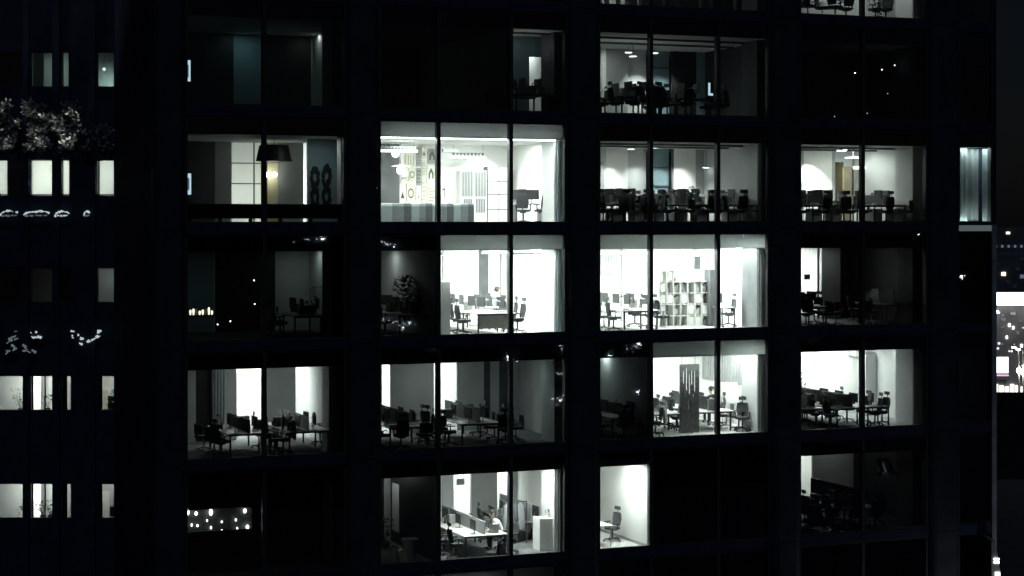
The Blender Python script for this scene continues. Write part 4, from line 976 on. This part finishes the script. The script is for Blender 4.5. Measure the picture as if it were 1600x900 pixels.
# ---- row 5, string lights room ----------------------------------------------------
ceiling(5, 238, 565, 2.95, .22); back(5, 240, 565, 4.0, [], 'dark', 2.95)
x0, x1, Y = X(292,1.2), X(394,1.2), 1.2
t = empty('lamp_shelf', ((x0+x1)/2,Y,Zp(340,828,Y)), 0, 'shelf of small glowing lamps in the lowest left room', 'lamp shelf')
w = (x1-x0)/2; hz = Zp(340,793,Y)-Zp(340,828,Y)
MB().box(-w,w,.05,.08,0,hz).build('back_panel','dark',t)
for z in (0, hz): MB().box(-w,w,-.1,.049,z-.03,z-.002).build('shelf','dark',t)
for (px, py, k) in ((293,800,1.3),(306,802,1.2),(329,800,1.5),(382,798,1.4),(386,823,1.3),(299,820,.7),(308,821,.8),(323,813,.6),(329,824,.7),(346,815,.7),(368,812,.8),(370,825,.7),(346,828,.5)):
    MB().ball((X(px,Y)-(x0+x1)/2,-.05,Zp(px,py,Y)-Zp(340,828,Y)),.04*k,8,1.3+.5*(px%2)).build('bulb','glint',t)
# ---- row 6 under the lower room ---------------------------------------------------
ceiling(6, 565, 910, 3.45, .22); back(6, 565, 910, 1.6, [], 'mid'); area(X(690,.9), .9, ZF[6]+3.4, 3.0, .2, 22)
for r, a, b in ((6,238,565),(6,910,1226),(6,1226,1471)): ceiling(r, a, b, 2.95, .22)

# ---- row 1 ------------------------------------------------------------------------
T1 = 'the top dim office'
for a, b in ((238,565),(565,798),(798,910),(910,1226),(1226,1471)): ceiling(1, a, b, 2.95, .22, 'ceil')
back(1, 910, 1226, 6.0, [(930,941,'mid'),(941,947,'white'),(947,981,'grey'),(981,1013,'mid',.2),(1013,1019,'grey'),(1019,1050,'teal',.25),(1050,1088,'black'),(1088,1118,'teal')], 'dark', 2.95)
area(X(980,2.6), 2.6, ZF[1]+1.0, 2.6, .8, 8, WHITE, (R(180),0,0)); area(X(950,2.6), 2.6, ZF[1]+2.92, 1.0, .3, 7); area(X(940,5), 5.2, ZF[1]+2.9, .3, .3, 20)  # upward area light added to brighten the ceiling, no fixture
for px, P in ((1008,260),(1044,280)): spot(X(px,5.45), 5.45, ZF[1]+2.85, P, 86, .5)
part(MB().box(X(1019,6.2), X(1050,6.2), 6.2, 6.245, Zp(1035,106,6.2)-.02, Zp(1035,106,6.2)+.02), 'glazing_bar', 'dark')
for i, (px, py, Y) in enumerate(((982,82,5.0),(989,88,4.0),(1023,83,5.0))):
    x, z = X(px,Y), min(Zp(px,py,Y), ZF[1]+2.85)
    t = empty('downlight', (x,Y,z), 0, f'{["left","lower left","right"][i]} glowing downlight in {T1}', 'ceiling light', 'downlights in the top dim office')
    MB().lathe((0,0,0),[(.14,0),(.16,.02),(.16,.06)],14).build('ring','mid',t); MB().lathe((0,0,-.012),[(.13,0),(.13,.01)],14).build('diffuser','lamp_soft',t)
    MB().tube((0,0,.06),(0,0,ZF[1]+2.945-z),.01,None,6).build('stem','dark',t)
floor(1, 910, 1226, 'carpet')
island(1, 1000, .7, 3.0, T1, 'left desk', (.0,.8,1.6), (.2,1.0), (.3,1.4), (.4,1.3), div=.4, dm='darkfelt', top='box', front=(-.4,.45))
island(1, 1085, .7, 3.0, T1, 'right desk', (.1,.9,1.7), (.2,1.0), (.4,), (.5,), div=.4, dm='darkfelt', top='box', front=(-.5,))
t = empty('monitor', (X(1110,.8),.8,ZF[1]+.86), R(20), 'pale blue lit screen glowing in the top dim office', 'monitor')
MB().box(-.14,.14,-.012,.012,0,.5).box(-.14,.14,.013,.03,.0,.5).build('panel','screen',t); MB().box(-.13,-.02,-.016,-.0125,.02,.48).box(-.0195,.13,-.016,-.0125,.02,.1).build('display','screenlit',t); MB().box(-.1,.1,-.08,.08,-.10,-.001).build('stand','plastic',t)
RC = 'the narrow top room'
back(1, 798, 910, 2.8, [(827,847,None,0,2.22)], 'teal', 2.95)
area(X(815,1.4), 1.4, ZF[1]+1.9, .4, .3, 3, WHITE, (R(180),0,0)); area(X(815,1.6), 1.6, ZF[1]+2.9, .4, .3, 2); area(X(820,4.5), 4.6, ZF[1]+2.9, .8, .6, 60)  # upward-facing area light added for the ceiling, without a fixture
island(1, 836, .6, 1.8, RC, 'dark desk', (.3,1.0), (), (.4,1.2), (.5,), div=.3, dm='darkfelt', top='box')
back(1, 240, 565, 5.6, [(365,408,'teal',.02),(408,411,None),(486,520,'mid')], 'black', 2.95)
area(X(385,4.6), 4.9, ZF[1]+2.9, .8, .2, 2.6, (.6,.95,1)); area(X(500,4.6), 4.7, ZF[1]+2.9, .5, .2, 3.2); area(X(408,6.6), 7, ZF[1]+1.2, .5, .8, 5, (.6,.8,1), (R(-90),0,0))
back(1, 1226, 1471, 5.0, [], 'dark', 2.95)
for i, (px, py) in enumerate(((1336,114),(1378,109),(1398,102),(1304,182),(1355,177),(1387,146))):
    t = empty('city_glint', (X(px,1.5),1.5,Zp(px,py,1.5)), 0, f'{["first","second","third","low left","low right","dim middle"][i]} tiny white glint added for a reflected city light, unlit top right room', 'lamp', 'tiny reflection glints in the unlit top right room')  # glowing beads added for city lights mirrored in the glass
    MB().ball((0,0,0),.022 if i < 3 else .016,8).build('bulb','glint' if i < 3 else 'glow_dim',t); MB().tube((0,0,.02),(0,0,ZF[1]+2.94-Zp(px,py,1.5)),.005,None,5).build('cable','black',t)  # bulb and cable only make up the added glint; no hanging lamp there

# ---- row 0 (only the foot of its rooms shows) -------------------------------------
ceiling(0, 910, 1226, 2.95, .22); ceiling(0, 1226, 1471, 2.95, .22); ceiling(0, 1471, 1553, 2.95, .22)
T0 = 'the topmost right room'
back(0, 1226, 1471, 2.6, [(1340,1352,'white',-.02)], 'mid', 2.95); area(X(1340,1.5), 1.5, ZF[0]+2.9, 2.4, .5, 60)
for i, (px, Y) in enumerate(((1262,.9),(1285,1.2),(1305,.8),(1322,1.2),(1368,1.0),(1384,.9))): chair(X(px,Y), Y, 0, 1.1*i, f'{ORD[i]} black chair from the left in {T0}')
plant(X(1375,1.6), 1.7, ZF[0]+.02, f'leafy dark plant between chairs in {T0}', 1.2, 90, .4, .2, 71, .06)
curtain(0, 1428, 1449, .24, f'grey pleated curtain at the right of {T0}', 'curtain', 2.93)
back(0, 910, 1226, 2.2, [(941,976,'white',-.02)], 'dark', 2.95); spot(X(955,1.4), 1.6, ZF[0]+2.9, 200, 60, .4); area(X(1060,1.2), 1.2, ZF[0]+2.9, 2, .3, 4)
for i, (px, Y) in enumerate(((948,.7),(966,1.0),(1000,.8),(1040,.9),(1062,.8),(1096,.9),(1112,.8),(1150,.9))):
    MBX = MB().lathe((0,0,0),[(.07,0),(.10,.5),(.06,.8),(.03,.85)],10)
    tag(MBX.build('floor_vase', ['white','grey','mid','grey','stripe_a','yellow','stripe_a','mid'][i]), f'{["white leftmost","slate second","pale third","grey fourth","mint fifth","yellow sixth","mint seventh","pale last"][i]} tall vase on the floor of the topmost middle room', 'vase', 'tall vases in the topmost middle room').location = (X(px,Y),Y,ZF[0]+.0)
part(MB().box(X(1471)+.06, XR-.08, 1.2, 1.3, ZF[0]+.003, ZF[0]+2.94), 'interior_wall', 'mid'); area(X(1510,.7), .7, ZF[0]+2.9, .5, .4, 2.0)
curtain(0, 1497, 1524, .3, 'dim curtain in the topmost corner window', 'curtain', 2.9, 4, .03, .1)

# ================================================================ ANNEX (left wing, square to the street)
TA = 67.7; KA = FPX/TA
AO = CP(0, 345, TA); AO.z = 0
ANX = empty('annex_building', AO, -TH, 'dark left wing with narrow lit windows between piers', 'building')
def ax(px): return px/KA
AW = [(-34, 38), (47, 84), (95, 114), (151, 180)]
apiers = [(-60,-34),(38,47),(84,95),(114,151),(180,262)]
for a, b in apiers: MB().box(ax(a), ax(b), -.25, .25, 0, 35).build('pier','clad',ANX)
MB().box(ax(-60), ax(262), 3.6, 3.8, 0, 35).build('rear_wall','clad',ANX)
MB().box(ax(-60), ax(-56), .26, 3.59, 0, 35).build('side_wall','clad',ANX); MB().box(ax(188), ax(192), .26, 3.59, 0, 35).build('side_wall','clad',ANX)
for r in range(0, 7):
    z = ZF[r]
    MB().box(ax(-55), ax(187), .26, 3.59, z-.25, z).build('floor_slab','carpet',ANX)
    MB().box(ax(-55), ax(187), .27, 3.58, z+2.6, z+2.65).build('ceiling','white',ANX)
    MB().box(ax(-55), ax(187), 2.4, 2.5, z+.01, z+2.59).build('interior_wall','mid',ANX)
    for a, b in AW:
        x0, x1 = ax(a), ax(b)
        MB().box(x0, x1, -.05, .2, z+2.32-H, z+1.04).build('spandrel','clad',ANX)
        f = MB().box(x0,x1,-.02,.06,z+1.045,z+1.09).box(x0,x1,-.02,.06,z+2.27,z+2.315).box(x0,x0+.04,-.02,.06,z+1.091,z+2.269).box(x1-.04,x1,-.02,.06,z+1.091,z+2.269).build('window','frame',ANX)
        MB().box(x0+.041,x1-.041,.0,.012,z+1.091,z+2.269).build('pane','glass',f)
def aarea(px, y, z, sx, sy, P, col=WHITE, rot=(0,0,0)):
    o = area(0,0,0,sx,sy,P,col,rot); p = ANX.matrix_basis @ Vector((ax(px),y,z)) if False else AO + Vector((math.cos(TH)*ax(px)+SN*y, -SN*ax(px)+CS*y, z))
    o.location = p; o.rotation_euler = (rot[0], 0, -TH); return o
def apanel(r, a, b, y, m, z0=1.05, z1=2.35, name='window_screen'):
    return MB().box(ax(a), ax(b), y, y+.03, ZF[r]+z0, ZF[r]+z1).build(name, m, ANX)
# row 2: white blinds lit from behind
for a, b in ((-34,8),(47,78),(96,105),(153,176)): apanel(2, a, b, .30, 'whiteblind', .9, 2.45, 'roller_blind')
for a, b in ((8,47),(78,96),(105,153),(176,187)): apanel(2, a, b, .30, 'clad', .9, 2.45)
for px in (-15, 62, 100, 164): aarea(px, 1.3, ZF[2]+1.65, .8, 1.2, 110, WHITE, (R(-90),0,0))
# rows 4 and 5: open rooms
for r, P in ((4, 20), (5, 15)):
    for px in (10, 64, 160): aarea(px, 1.5, ZF[r]+2.55, .6, .4, P, (1,.96,.88))
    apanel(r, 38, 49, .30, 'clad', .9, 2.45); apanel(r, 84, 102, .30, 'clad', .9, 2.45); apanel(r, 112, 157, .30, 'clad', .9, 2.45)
    apanel(r, 28, 42, 2.0, 'white', .02, 2.58, 'door'); aarea(33, 1.5, ZF[r]+1.6, .25, 1.2, 16, WHITE, (R(90),0,0)); apanel(r, 64, 66, .5, 'dark', .9, 2.58, 'post')
    apanel(r, 104, 111, .6, 'curtain', .9, 2.5, 'curtain_panel')
    apanel(r, 128, 150, 2.2, 'wood' if r == 4 else 'white', .02, 1.7, 'door')
def atree(px, y, z): return AO + Vector((math.cos(TH)*ax(px)+SN*y, -SN*ax(px)+CS*y, z))
for i, (r, px, h) in enumerate(((4,25,.6),(4,69,.5),(5,34,.4),(5,60,.5),(5,72,.45),(4,171,.55))):
    p = atree(px, .6, ZF[r]+.95)
    plant(p.x, p.y, p.z, ['spread palm on the left sill of the upper lit annex row','small plant in the second window of the upper lit annex row','low plant on the left sill of the lower lit annex row','leafy plant before the bright door of the lower lit annex row','drooping plant in the second window of the lower lit annex row','bushy plant in the last window of the upper lit annex row'][i], h*1.35, 70, .34, .09, 80+i, .042)
for i, (r, px, py) in enumerate(((4,167,614),(5,170,799))):
    p = atree(px, .9, ZF[r]+1.0)
    t = empty('coffee_machine', p, -TH, f'dark {["upright","squat"][i]} machine in the last window of the {["upper","lower"][i]} lit annex row', 'machine')
    MB().box(-.13,.13,-.12,.12,0,.5-.15*i).build('body','plastic',t); MB().box(-.09,.09,-.13,-.121,.28-.1*i,.42-.15*i).build('front','dark',t)
# row 1: dim teal rooms
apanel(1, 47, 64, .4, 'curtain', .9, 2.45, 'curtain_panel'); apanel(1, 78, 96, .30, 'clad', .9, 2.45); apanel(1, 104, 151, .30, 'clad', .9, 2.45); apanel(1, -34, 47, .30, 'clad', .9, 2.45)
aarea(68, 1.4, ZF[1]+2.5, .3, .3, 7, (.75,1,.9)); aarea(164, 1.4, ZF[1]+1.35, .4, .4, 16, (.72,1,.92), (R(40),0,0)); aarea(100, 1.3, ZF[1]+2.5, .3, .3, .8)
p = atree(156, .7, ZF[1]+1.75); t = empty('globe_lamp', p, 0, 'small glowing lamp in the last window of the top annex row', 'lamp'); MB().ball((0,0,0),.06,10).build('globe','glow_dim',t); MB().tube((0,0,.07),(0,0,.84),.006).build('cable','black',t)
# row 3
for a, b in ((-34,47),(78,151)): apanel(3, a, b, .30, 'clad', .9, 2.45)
aarea(160, 1.4, ZF[3]+2.5, .3, .3, 6)
# shrubs and glowing shapes added for reflections on the annex face
def shrub(pxa, pxb, pya, pyb, label, seed, n=330):  # leaf clump stands in for trees mirrored in the spandrel glass
    rnd = random.Random(seed); zb = CZ+(345-pyb)/KA; zt = CZ+(345-pya)/KA
    p = atree((pxa+pxb)/2, -.15, zb); t = empty('tree_reflection', p, -TH, label, 'shrub', 'shrubs added for reflected trees')
    w = (pxb-pxa)/KA/2
    MB().box(-w,w,-.22,.09,-.06,.2).build('planter','clad',t)
    mb = MB(); st = MB()
    cl = [(rnd.uniform(-w,w)*.85, rnd.uniform(-.2,.0), .3+(zt-zb-.4)*((q_+rnd.random())/26), rnd.uniform(.12,.24)) for q_ in range(26)]
    for c in cl: st.tube((c[0]*.3,-.07,.18),(c[0],c[1],c[2]),.015,.006,5)
    for k in range(n):
        c = cl[k % 26]; a, e = rnd.uniform(0,6.28), rnd.uniform(-1,1); rr = c[3]*rnd.random()**.4
        o = Vector((c[0]+rr*math.cos(a), c[1]+rr*math.sin(a)*.6-.1, c[2]+rr*e)); d = Vector((rnd.uniform(-1,1),rnd.uniform(-1,.3),rnd.uniform(-.6,1))).normalized()
        s = d.cross(Vector((rnd.uniform(-1,1),rnd.uniform(-1,1),rnd.uniform(-1,1)))).normalized()*.05; L = d*rnd.uniform(.1,.2)
        mb._a([o,o+L*.5+s,o+L,o+L*.5-s],[(0,1,2,3)])
    mb.build('foliage','silver',t); st.build('stem','pot',t); return t  # foliage and stems only stand in for the mirrored trees
for i, (a, b, ya, yb) in enumerate(((-30,32,158,248),(42,82,160,246),(88,126,158,246),(134,176,195,248))):
    shrub(a, b, ya, yb, f'{["left edge","second","third","small last"][i]} leafy shrub added for reflected trees above the bright annex windows', 90+i, 1050 if i < 3 else 240)
for i, (px, P) in enumerate(((15,6),(62,8),(106,8))): 
    o = aarea(px, -.75, CZ+(345-255)/KA, .5, .2, P*1.6, (1,.98,.96), (R(190),0,0)); o.data.spread = R(70)  # added uplight brightens the shrub foliage; no fixture
for i, (pa, pb, m) in enumerate(((3,31,'reflection_glow'),(40,80,'reflection_glow'),(88,111,'reflection_glow'),(134,143,'reflection_glow'))):
    p = atree((pa+pb)/2, -.3, CZ+(345-338)/KA); t = empty('car_reflection', p, -TH, f'{["leftmost","second","third","small last"][i]} pale curved streak added for car reflections below the bright annex windows', 'lamp', 'car reflection streaks on the annex')  # glowing curves added for car reflections; no lamps there
    w = (pb-pa)/KA/2; rnd = random.Random(i+5); mb = MB(); pts = []
    for k in range(9):
        u = -1+2*k/8; pts.append((u*w, 0, .03+.15*max(0,1-((u-.15)/1.15)**2)**.7+rnd.uniform(-.025,.025)))
    for k in range(8):
        if rnd.random() < .85: mb.tube(pts[k], pts[k+1], rnd.uniform(.008,.05), rnd.uniform(.008,.05), 6)
    mb.build('bright_strip', m, t)
    mb = MB()
    for k in range(5):
        u = -.9+1.8*k/5+rnd.uniform(-.1,.1); mb.box(u*w, (u+.25)*w, -.02, .02, .0+rnd.uniform(-.03,.02), .05)
    mb.build('reflection_streak', 'reflection_glow_dim' if i != 2 else 'reflection_glow', t)
    MB().box(-w, w, .03, .05, -.03, .0).build('rail', 'clad', t)
for i, (px, py) in enumerate(((123,526),(148,524),(62,524),(17,528),(48,548),(20,546))):
    p = atree(px, -.3, CZ+(345-py)/KA); t = empty('wall_glow', p, -TH, f'{["left slanted","right slanted","upper middle","far left","lower middle","lower far left"][i]} ragged pale streak added for a reflection on the annex wall', 'wall lamp', 'reflection streaks on the annex wall')  # glowing streaks added for dim reflections in the annex glass
    rnd = random.Random(i*3+1); s_ = 1 if i % 2 else -1; mb = MB()
    for k in range(7):
        u = rnd.uniform(-.28,.2); v_ = .5*s_*u+rnd.uniform(-.16,.16); mb.tube((u,0,v_),(u+rnd.uniform(.04,.16),0,v_+s_*rnd.uniform(.0,.09)),rnd.uniform(.015,.06),rnd.uniform(.008,.04),6)
    mb.build('reflection_streak', 'reflection_glow' if i < 3 else 'reflection_glow_dim', t); MB().box(-.25,.25,.05,.07,-.1,.1).build('bracket','clad',t)  # bracket is an added backing for the streak; no lamp mount there
# ================================================================ GROUND, STREET, CITY TO THE RIGHT
tag(MB().box(-900,900,-300,1500,-.3,0).build('ground','asphalt'), kind='structure')
tag(MB().box(46,900,120,132,.004,.008).build('road','asphalt'), kind='structure')
def cityblock(name, label, pa, pb, ytop, t, depth, m='citywall'):
    a, b = CP(pa,345,t), CP(pb,345,t); o = (a+b)/2; h = CZ+t*(345-ytop)/FPX
    e = empty(name, (o.x,o.y,0), -TH, label, 'building'); w = (pb-pa)*t/FPX/2
    MB().box(-w,w,0,depth,0,h).build('wall',m,e)
    return e, w, h
e, w, h = cityblock('city_building', 'grey floodlit block behind the white billboard at the right edge', 1551, 1690, 478, 190, 20)
def cpos(px, py, t): return ((px-1620.5)*t/FPX, CZ+t*(345-py)/FPX)
for i, (px, py, ww) in enumerate(((1558,487,2),(1582,490,8),(1567,499,7),(1577,508,3),(1583,512,2),(1573,527,2),(1590,520,4),(1596,540,3))):
    x, z = cpos(px,py,190); f = MB().box(x-ww*.032,x+ww*.032,-.12,-.01,z-.14,z+.14).build('window','lamp_soft' if ww < 4 else 'trim',e)
rg = random.Random(4)
for k in range(26):
    x, z = cpos(rg.uniform(1555,1604), rg.uniform(482,585), 190); q = rg.uniform(.03,.11)
    MB().box(x-q*rg.uniform(.6,2.2),x+q,-.1,-.01,z-q,z+q).build('window', rg.choice(['screendim','glow_dim','trim','black']), e)
x0, z0 = cpos(1552,616,190); x1, z1 = cpos(1602,600,190)
for k in range(6): MB().box(x0+k*(x1-x0)/6+.08, x0+(k+1)*(x1-x0)/6-.08, -.2,-.01, z0, z1-.12*(k%3)).build('shopfront','shop',e)
a = CP(1553,345,188); t = empty('billboard', (a.x,a.y,CZ+188*(345-477)/FPX), -TH, 'long glowing white billboard at the right edge', 'billboard')
MB().box(-.1,9,-.25,.25,-.02,-.001).build('frame','dark',t); MB().box(0,9,-.2,.2,0,188*20/FPX).build('panel','sign',t)
a = CP(1564,345,187); t = empty('led_screen', (a.x,a.y,CZ+187*(345-590)/FPX), -TH, 'square glowing screen with a pink lower line at the right edge', 'screen')
MB().box(-.85,.85,.0,.2,-.2,2.1).build('frame','dark',t); MB().box(-.7,.7,-.06,-.001,.45,2.0).build('display','led',t); MB().box(-.75,.75,-.06,-.001,.15,.3).build('light_line','ledpink',t)
for i, (px, py, t_, hh) in enumerate(((1592,545,150,1.0),(1599,548,150,.8))):
    a = CP(px,345,t_); zt = CZ+t_*(345-py)/FPX
    t = empty('street_lamp', (a.x,a.y,0), -TH, f'{["left","right"][i]} tall lamp post lit white before the floodlit block', 'street lamp', 'lamp posts at the right edge')
    MB().tube((0,0,0),(0,0,zt),.09,.06).tube((0,0,zt),(-.35,0,zt+.15),.05,.04).build('post','desk',t)
    MB().box(-.55,-.25,-.1,.1,zt+.08,zt+.14).build('lamp_head','bulb',t)
    MB().ball((.0,-.1,zt-1.7),.22,10).build('globe','bulb',t)
l = bpy.data.lights.new('flood_lamp','POINT'); l.energy = 950; l.shadow_soft_size = .3; o = bpy.data.objects.new('flood_lamp', l); o.location = CP(1590,530,180); COL.objects.link(o)
e2, w2, h2 = cityblock('city_building', 'dim dark apartment block above the white billboard', 1540, 1680, 398, 320, 30)
def c2(px, py): return (px-1610)*320/FPX, CZ+320*(345-py)/FPX
for i, (px, py, m) in enumerate(((1568,428,'lamp_warm'),(1590,420,'trim'),(1585,447,'trim'),(1575,440,'trim'),(1597,432,'screendim'),(1558,412,'trim'),(1596,405,'trim'))):
    x, z = c2(px,py); MB().box(x-.35,x+.35,-.1,-.01,z-.3,z+.3).build('window', m, e2)
e3, w3, h3 = cityblock('city_building', 'farthest dark block with one warm lamp at the right edge', 1545, 1680, 356, 520, 40)
x, z = (1575-1612.5)*520/FPX, CZ+520*(345-364)/FPX; MB().box(x-.5,x+.5,-.15,-.01,z-.3,z+.3).build('window','lamp_warm',e3)
for k in range(9):
    x, z = (1556+k*5-1612.5)*520/FPX, CZ+520*(345-384)/FPX; MB().box(x-.3,x+.3,-.1,-.01,z-.5,z+.2).build('window','trim' if k % 2 else 'screendim',e3)
a = CP(1549,345,150); t = tag(MB().box(0,9,-.2,.2,0,CZ+150*(345-613)/FPX).build('dark_street_mask','black'), 'long low black wall added to darken the street at the right edge', 'wall'); t.location = (a.x,a.y,0); t.rotation_euler = (0,0,-TH)  # added black wall hides the lit ground and darkens the street
# low lit stair tower at the foot of the corner
a = CP(1556,345,72); t = empty('stair_tower', (a.x,a.y,0), -TH, 'low pale stair tower with small lit windows at the lower right', 'building')
zt = CZ+72*(345-845)/FPX
MB()._a([(-.16,0,0),(.28,0,0),(.28,1.5,0),(-.16,1.5,0),(-.16,0,zt),(-.02,0,zt),(-.02,1.5,zt),(-.16,1.5,zt),(.18,0,zt-1.2),(.18,1.5,zt-1.2)],
        [(0,3,2,1),(0,1,8,5,4),(1,2,9,8),(2,3,7,6,9),(3,0,4,7),(4,5,6,7),(5,8,9,6)]).build('wall','concrete',t)
for (x0,x1,y0,y1) in ((1553,1556,872,875),(1558,1561,872,875),(1553,1556,877,880),(1558,1561,877,880),(1555,1562,894,901)):
    MB().box((x0-1556)*72/FPX,(x1-1556)*72/FPX,-.04,-.003,CZ+72*(345-y1)/FPX,CZ+72*(345-y0)/FPX).build('window','lamp_soft',t)
l = bpy.data.lights.new('street_glow','POINT'); l.energy = 90; l.shadow_soft_size = .3; o = bpy.data.objects.new('street_glow', l); o.location = (X(1530), -4.0, 4.0); COL.objects.link(o)

# ================================================================ OPPOSITE SIDE OF THE STREET (seen as reflections in the glass)
YO_ = 85.0
opp = empty('opposite_building', (30,-YO_-.3,0), 0, 'dark building across the street whose small lights glint in the glass', 'building')
MB().box(-40,60,-12,0,0,27).build('wall','clad',opp)
def refl(px, py, s=1.0, m='bulb'):
    x, z = X(px,YO_), Zp(px,py,YO_); 
    mb = MB().box(x-30-.07*s,x-30+.07*s,.01,.25,z-.05*s,z+.05*s); rnd = random.Random(int(px*31+py))
    for k in range(rnd.randint(2,6)):
        q = rnd.uniform(.2,.6)*s; dx, dz = rnd.gauss(0,.33), rnd.gauss(0,.16)
        mb.box(x-30+dx-.05*q, x-30+dx+.05*q, .01, .1, z+dz-.04*q, z+dz+.04*q)
    mb.build('lamp', m, opp)
for px, py, s in ((598,377,2.2),(606,381,1.6),(618,386,1.0),(680,543,1),(796,558,1.3),(797,563,1.2),(884,540,1.5),(886,546,1.2),(873,585,1),(880,584,1),(865,623,1.2),(876,626,1),(884,620,.9),(998,612,1.3),
                  (1170,365,1.6),(1433,363,1.5),(1440,515,1.6),(1446,519,1.2),(1434,512,1.0),(1270,520,1.4),(1272,528,1.2),(1000,535,1.6),(996,540,1.3),(980,547,1),(955,555,1),(1500,434,1.6),(1504,433,1.2),(468,782,2.0),(474,776,1.6),
                  (345,358,1.0),(410,352,1),(480,372,1.3),(505,373,1.5),(520,870,1.5),(540,862,1.2),(510,893,2),(535,893,2),(1130,835,.6),(640,505,1),(630,512,.9),(608,500,.8),(616,505,.7),(1310,765,1),(1335,772,1),(1387,763,1)):
    refl(px, py, s*.62, 'bulb' if (px+py) % 3 else 'glint')

# ================================================================ SKY, NIGHT FILL, CAMERA
w = bpy.data.worlds.new('World'); sc.world = w; w.use_nodes = True; nt = w.node_tree
bg = nt.nodes['Background']; sky = nt.nodes.new('ShaderNodeTexSky'); sky.sky_type = 'NISHITA'; sky.sun_disc = False
sky.sun_elevation = R(30); sky.sun_rotation = R(200)
mx = nt.nodes.new('ShaderNodeMixRGB'); mx.blend_type = 'MULTIPLY'; mx.inputs[0].default_value = 1; mx.inputs[2].default_value = (.62,.66,.85,1)
nt.links.new(sky.outputs[0], mx.inputs[1]); nt.links.new(mx.outputs[0], bg.inputs['Color']); bg.inputs['Strength'].default_value = .0010
sl_ = bpy.data.lights.new('night_fill','SUN'); sl_.energy = .17; sl_.angle = R(.5); sl_.color = (.42,.62,.92)  # dim blue light added to lift the facade blacks
so = bpy.data.objects.new('night_fill', sl_); so.rotation_euler = (R(32),0,R(-14)); so.location = (0,-40,60); COL.objects.link(so)
cd = bpy.data.cameras.new('camera'); cam = bpy.data.objects.new('camera', cd); COL.objects.link(cam)
cam.location = (0,-D,CZ); cam.rotation_euler = (R(90),0,-TH)
cd.sensor_width = 36; cd.lens = 36*FPX/1600; cd.shift_y = -105/1600; cd.clip_end = 5000; cd.clip_start = .5
sc.camera = cam
sc.view_settings.view_transform = 'Standard'; sc.view_settings.look = 'None'; sc.view_settings.exposure = 0; sc.view_settings.gamma = 1
sc.view_settings.use_curve_mapping = False
cy = sc.cycles; cy.max_bounces = 10; cy.diffuse_bounces = 5; cy.glossy_bounces = 3; cy.transparent_max_bounces = 16; cy.transmission_bounces = 6
cy.use_denoising = True; cy.sample_clamp_indirect = 6; cy.caustics_reflective = False; cy.caustics_refractive = False
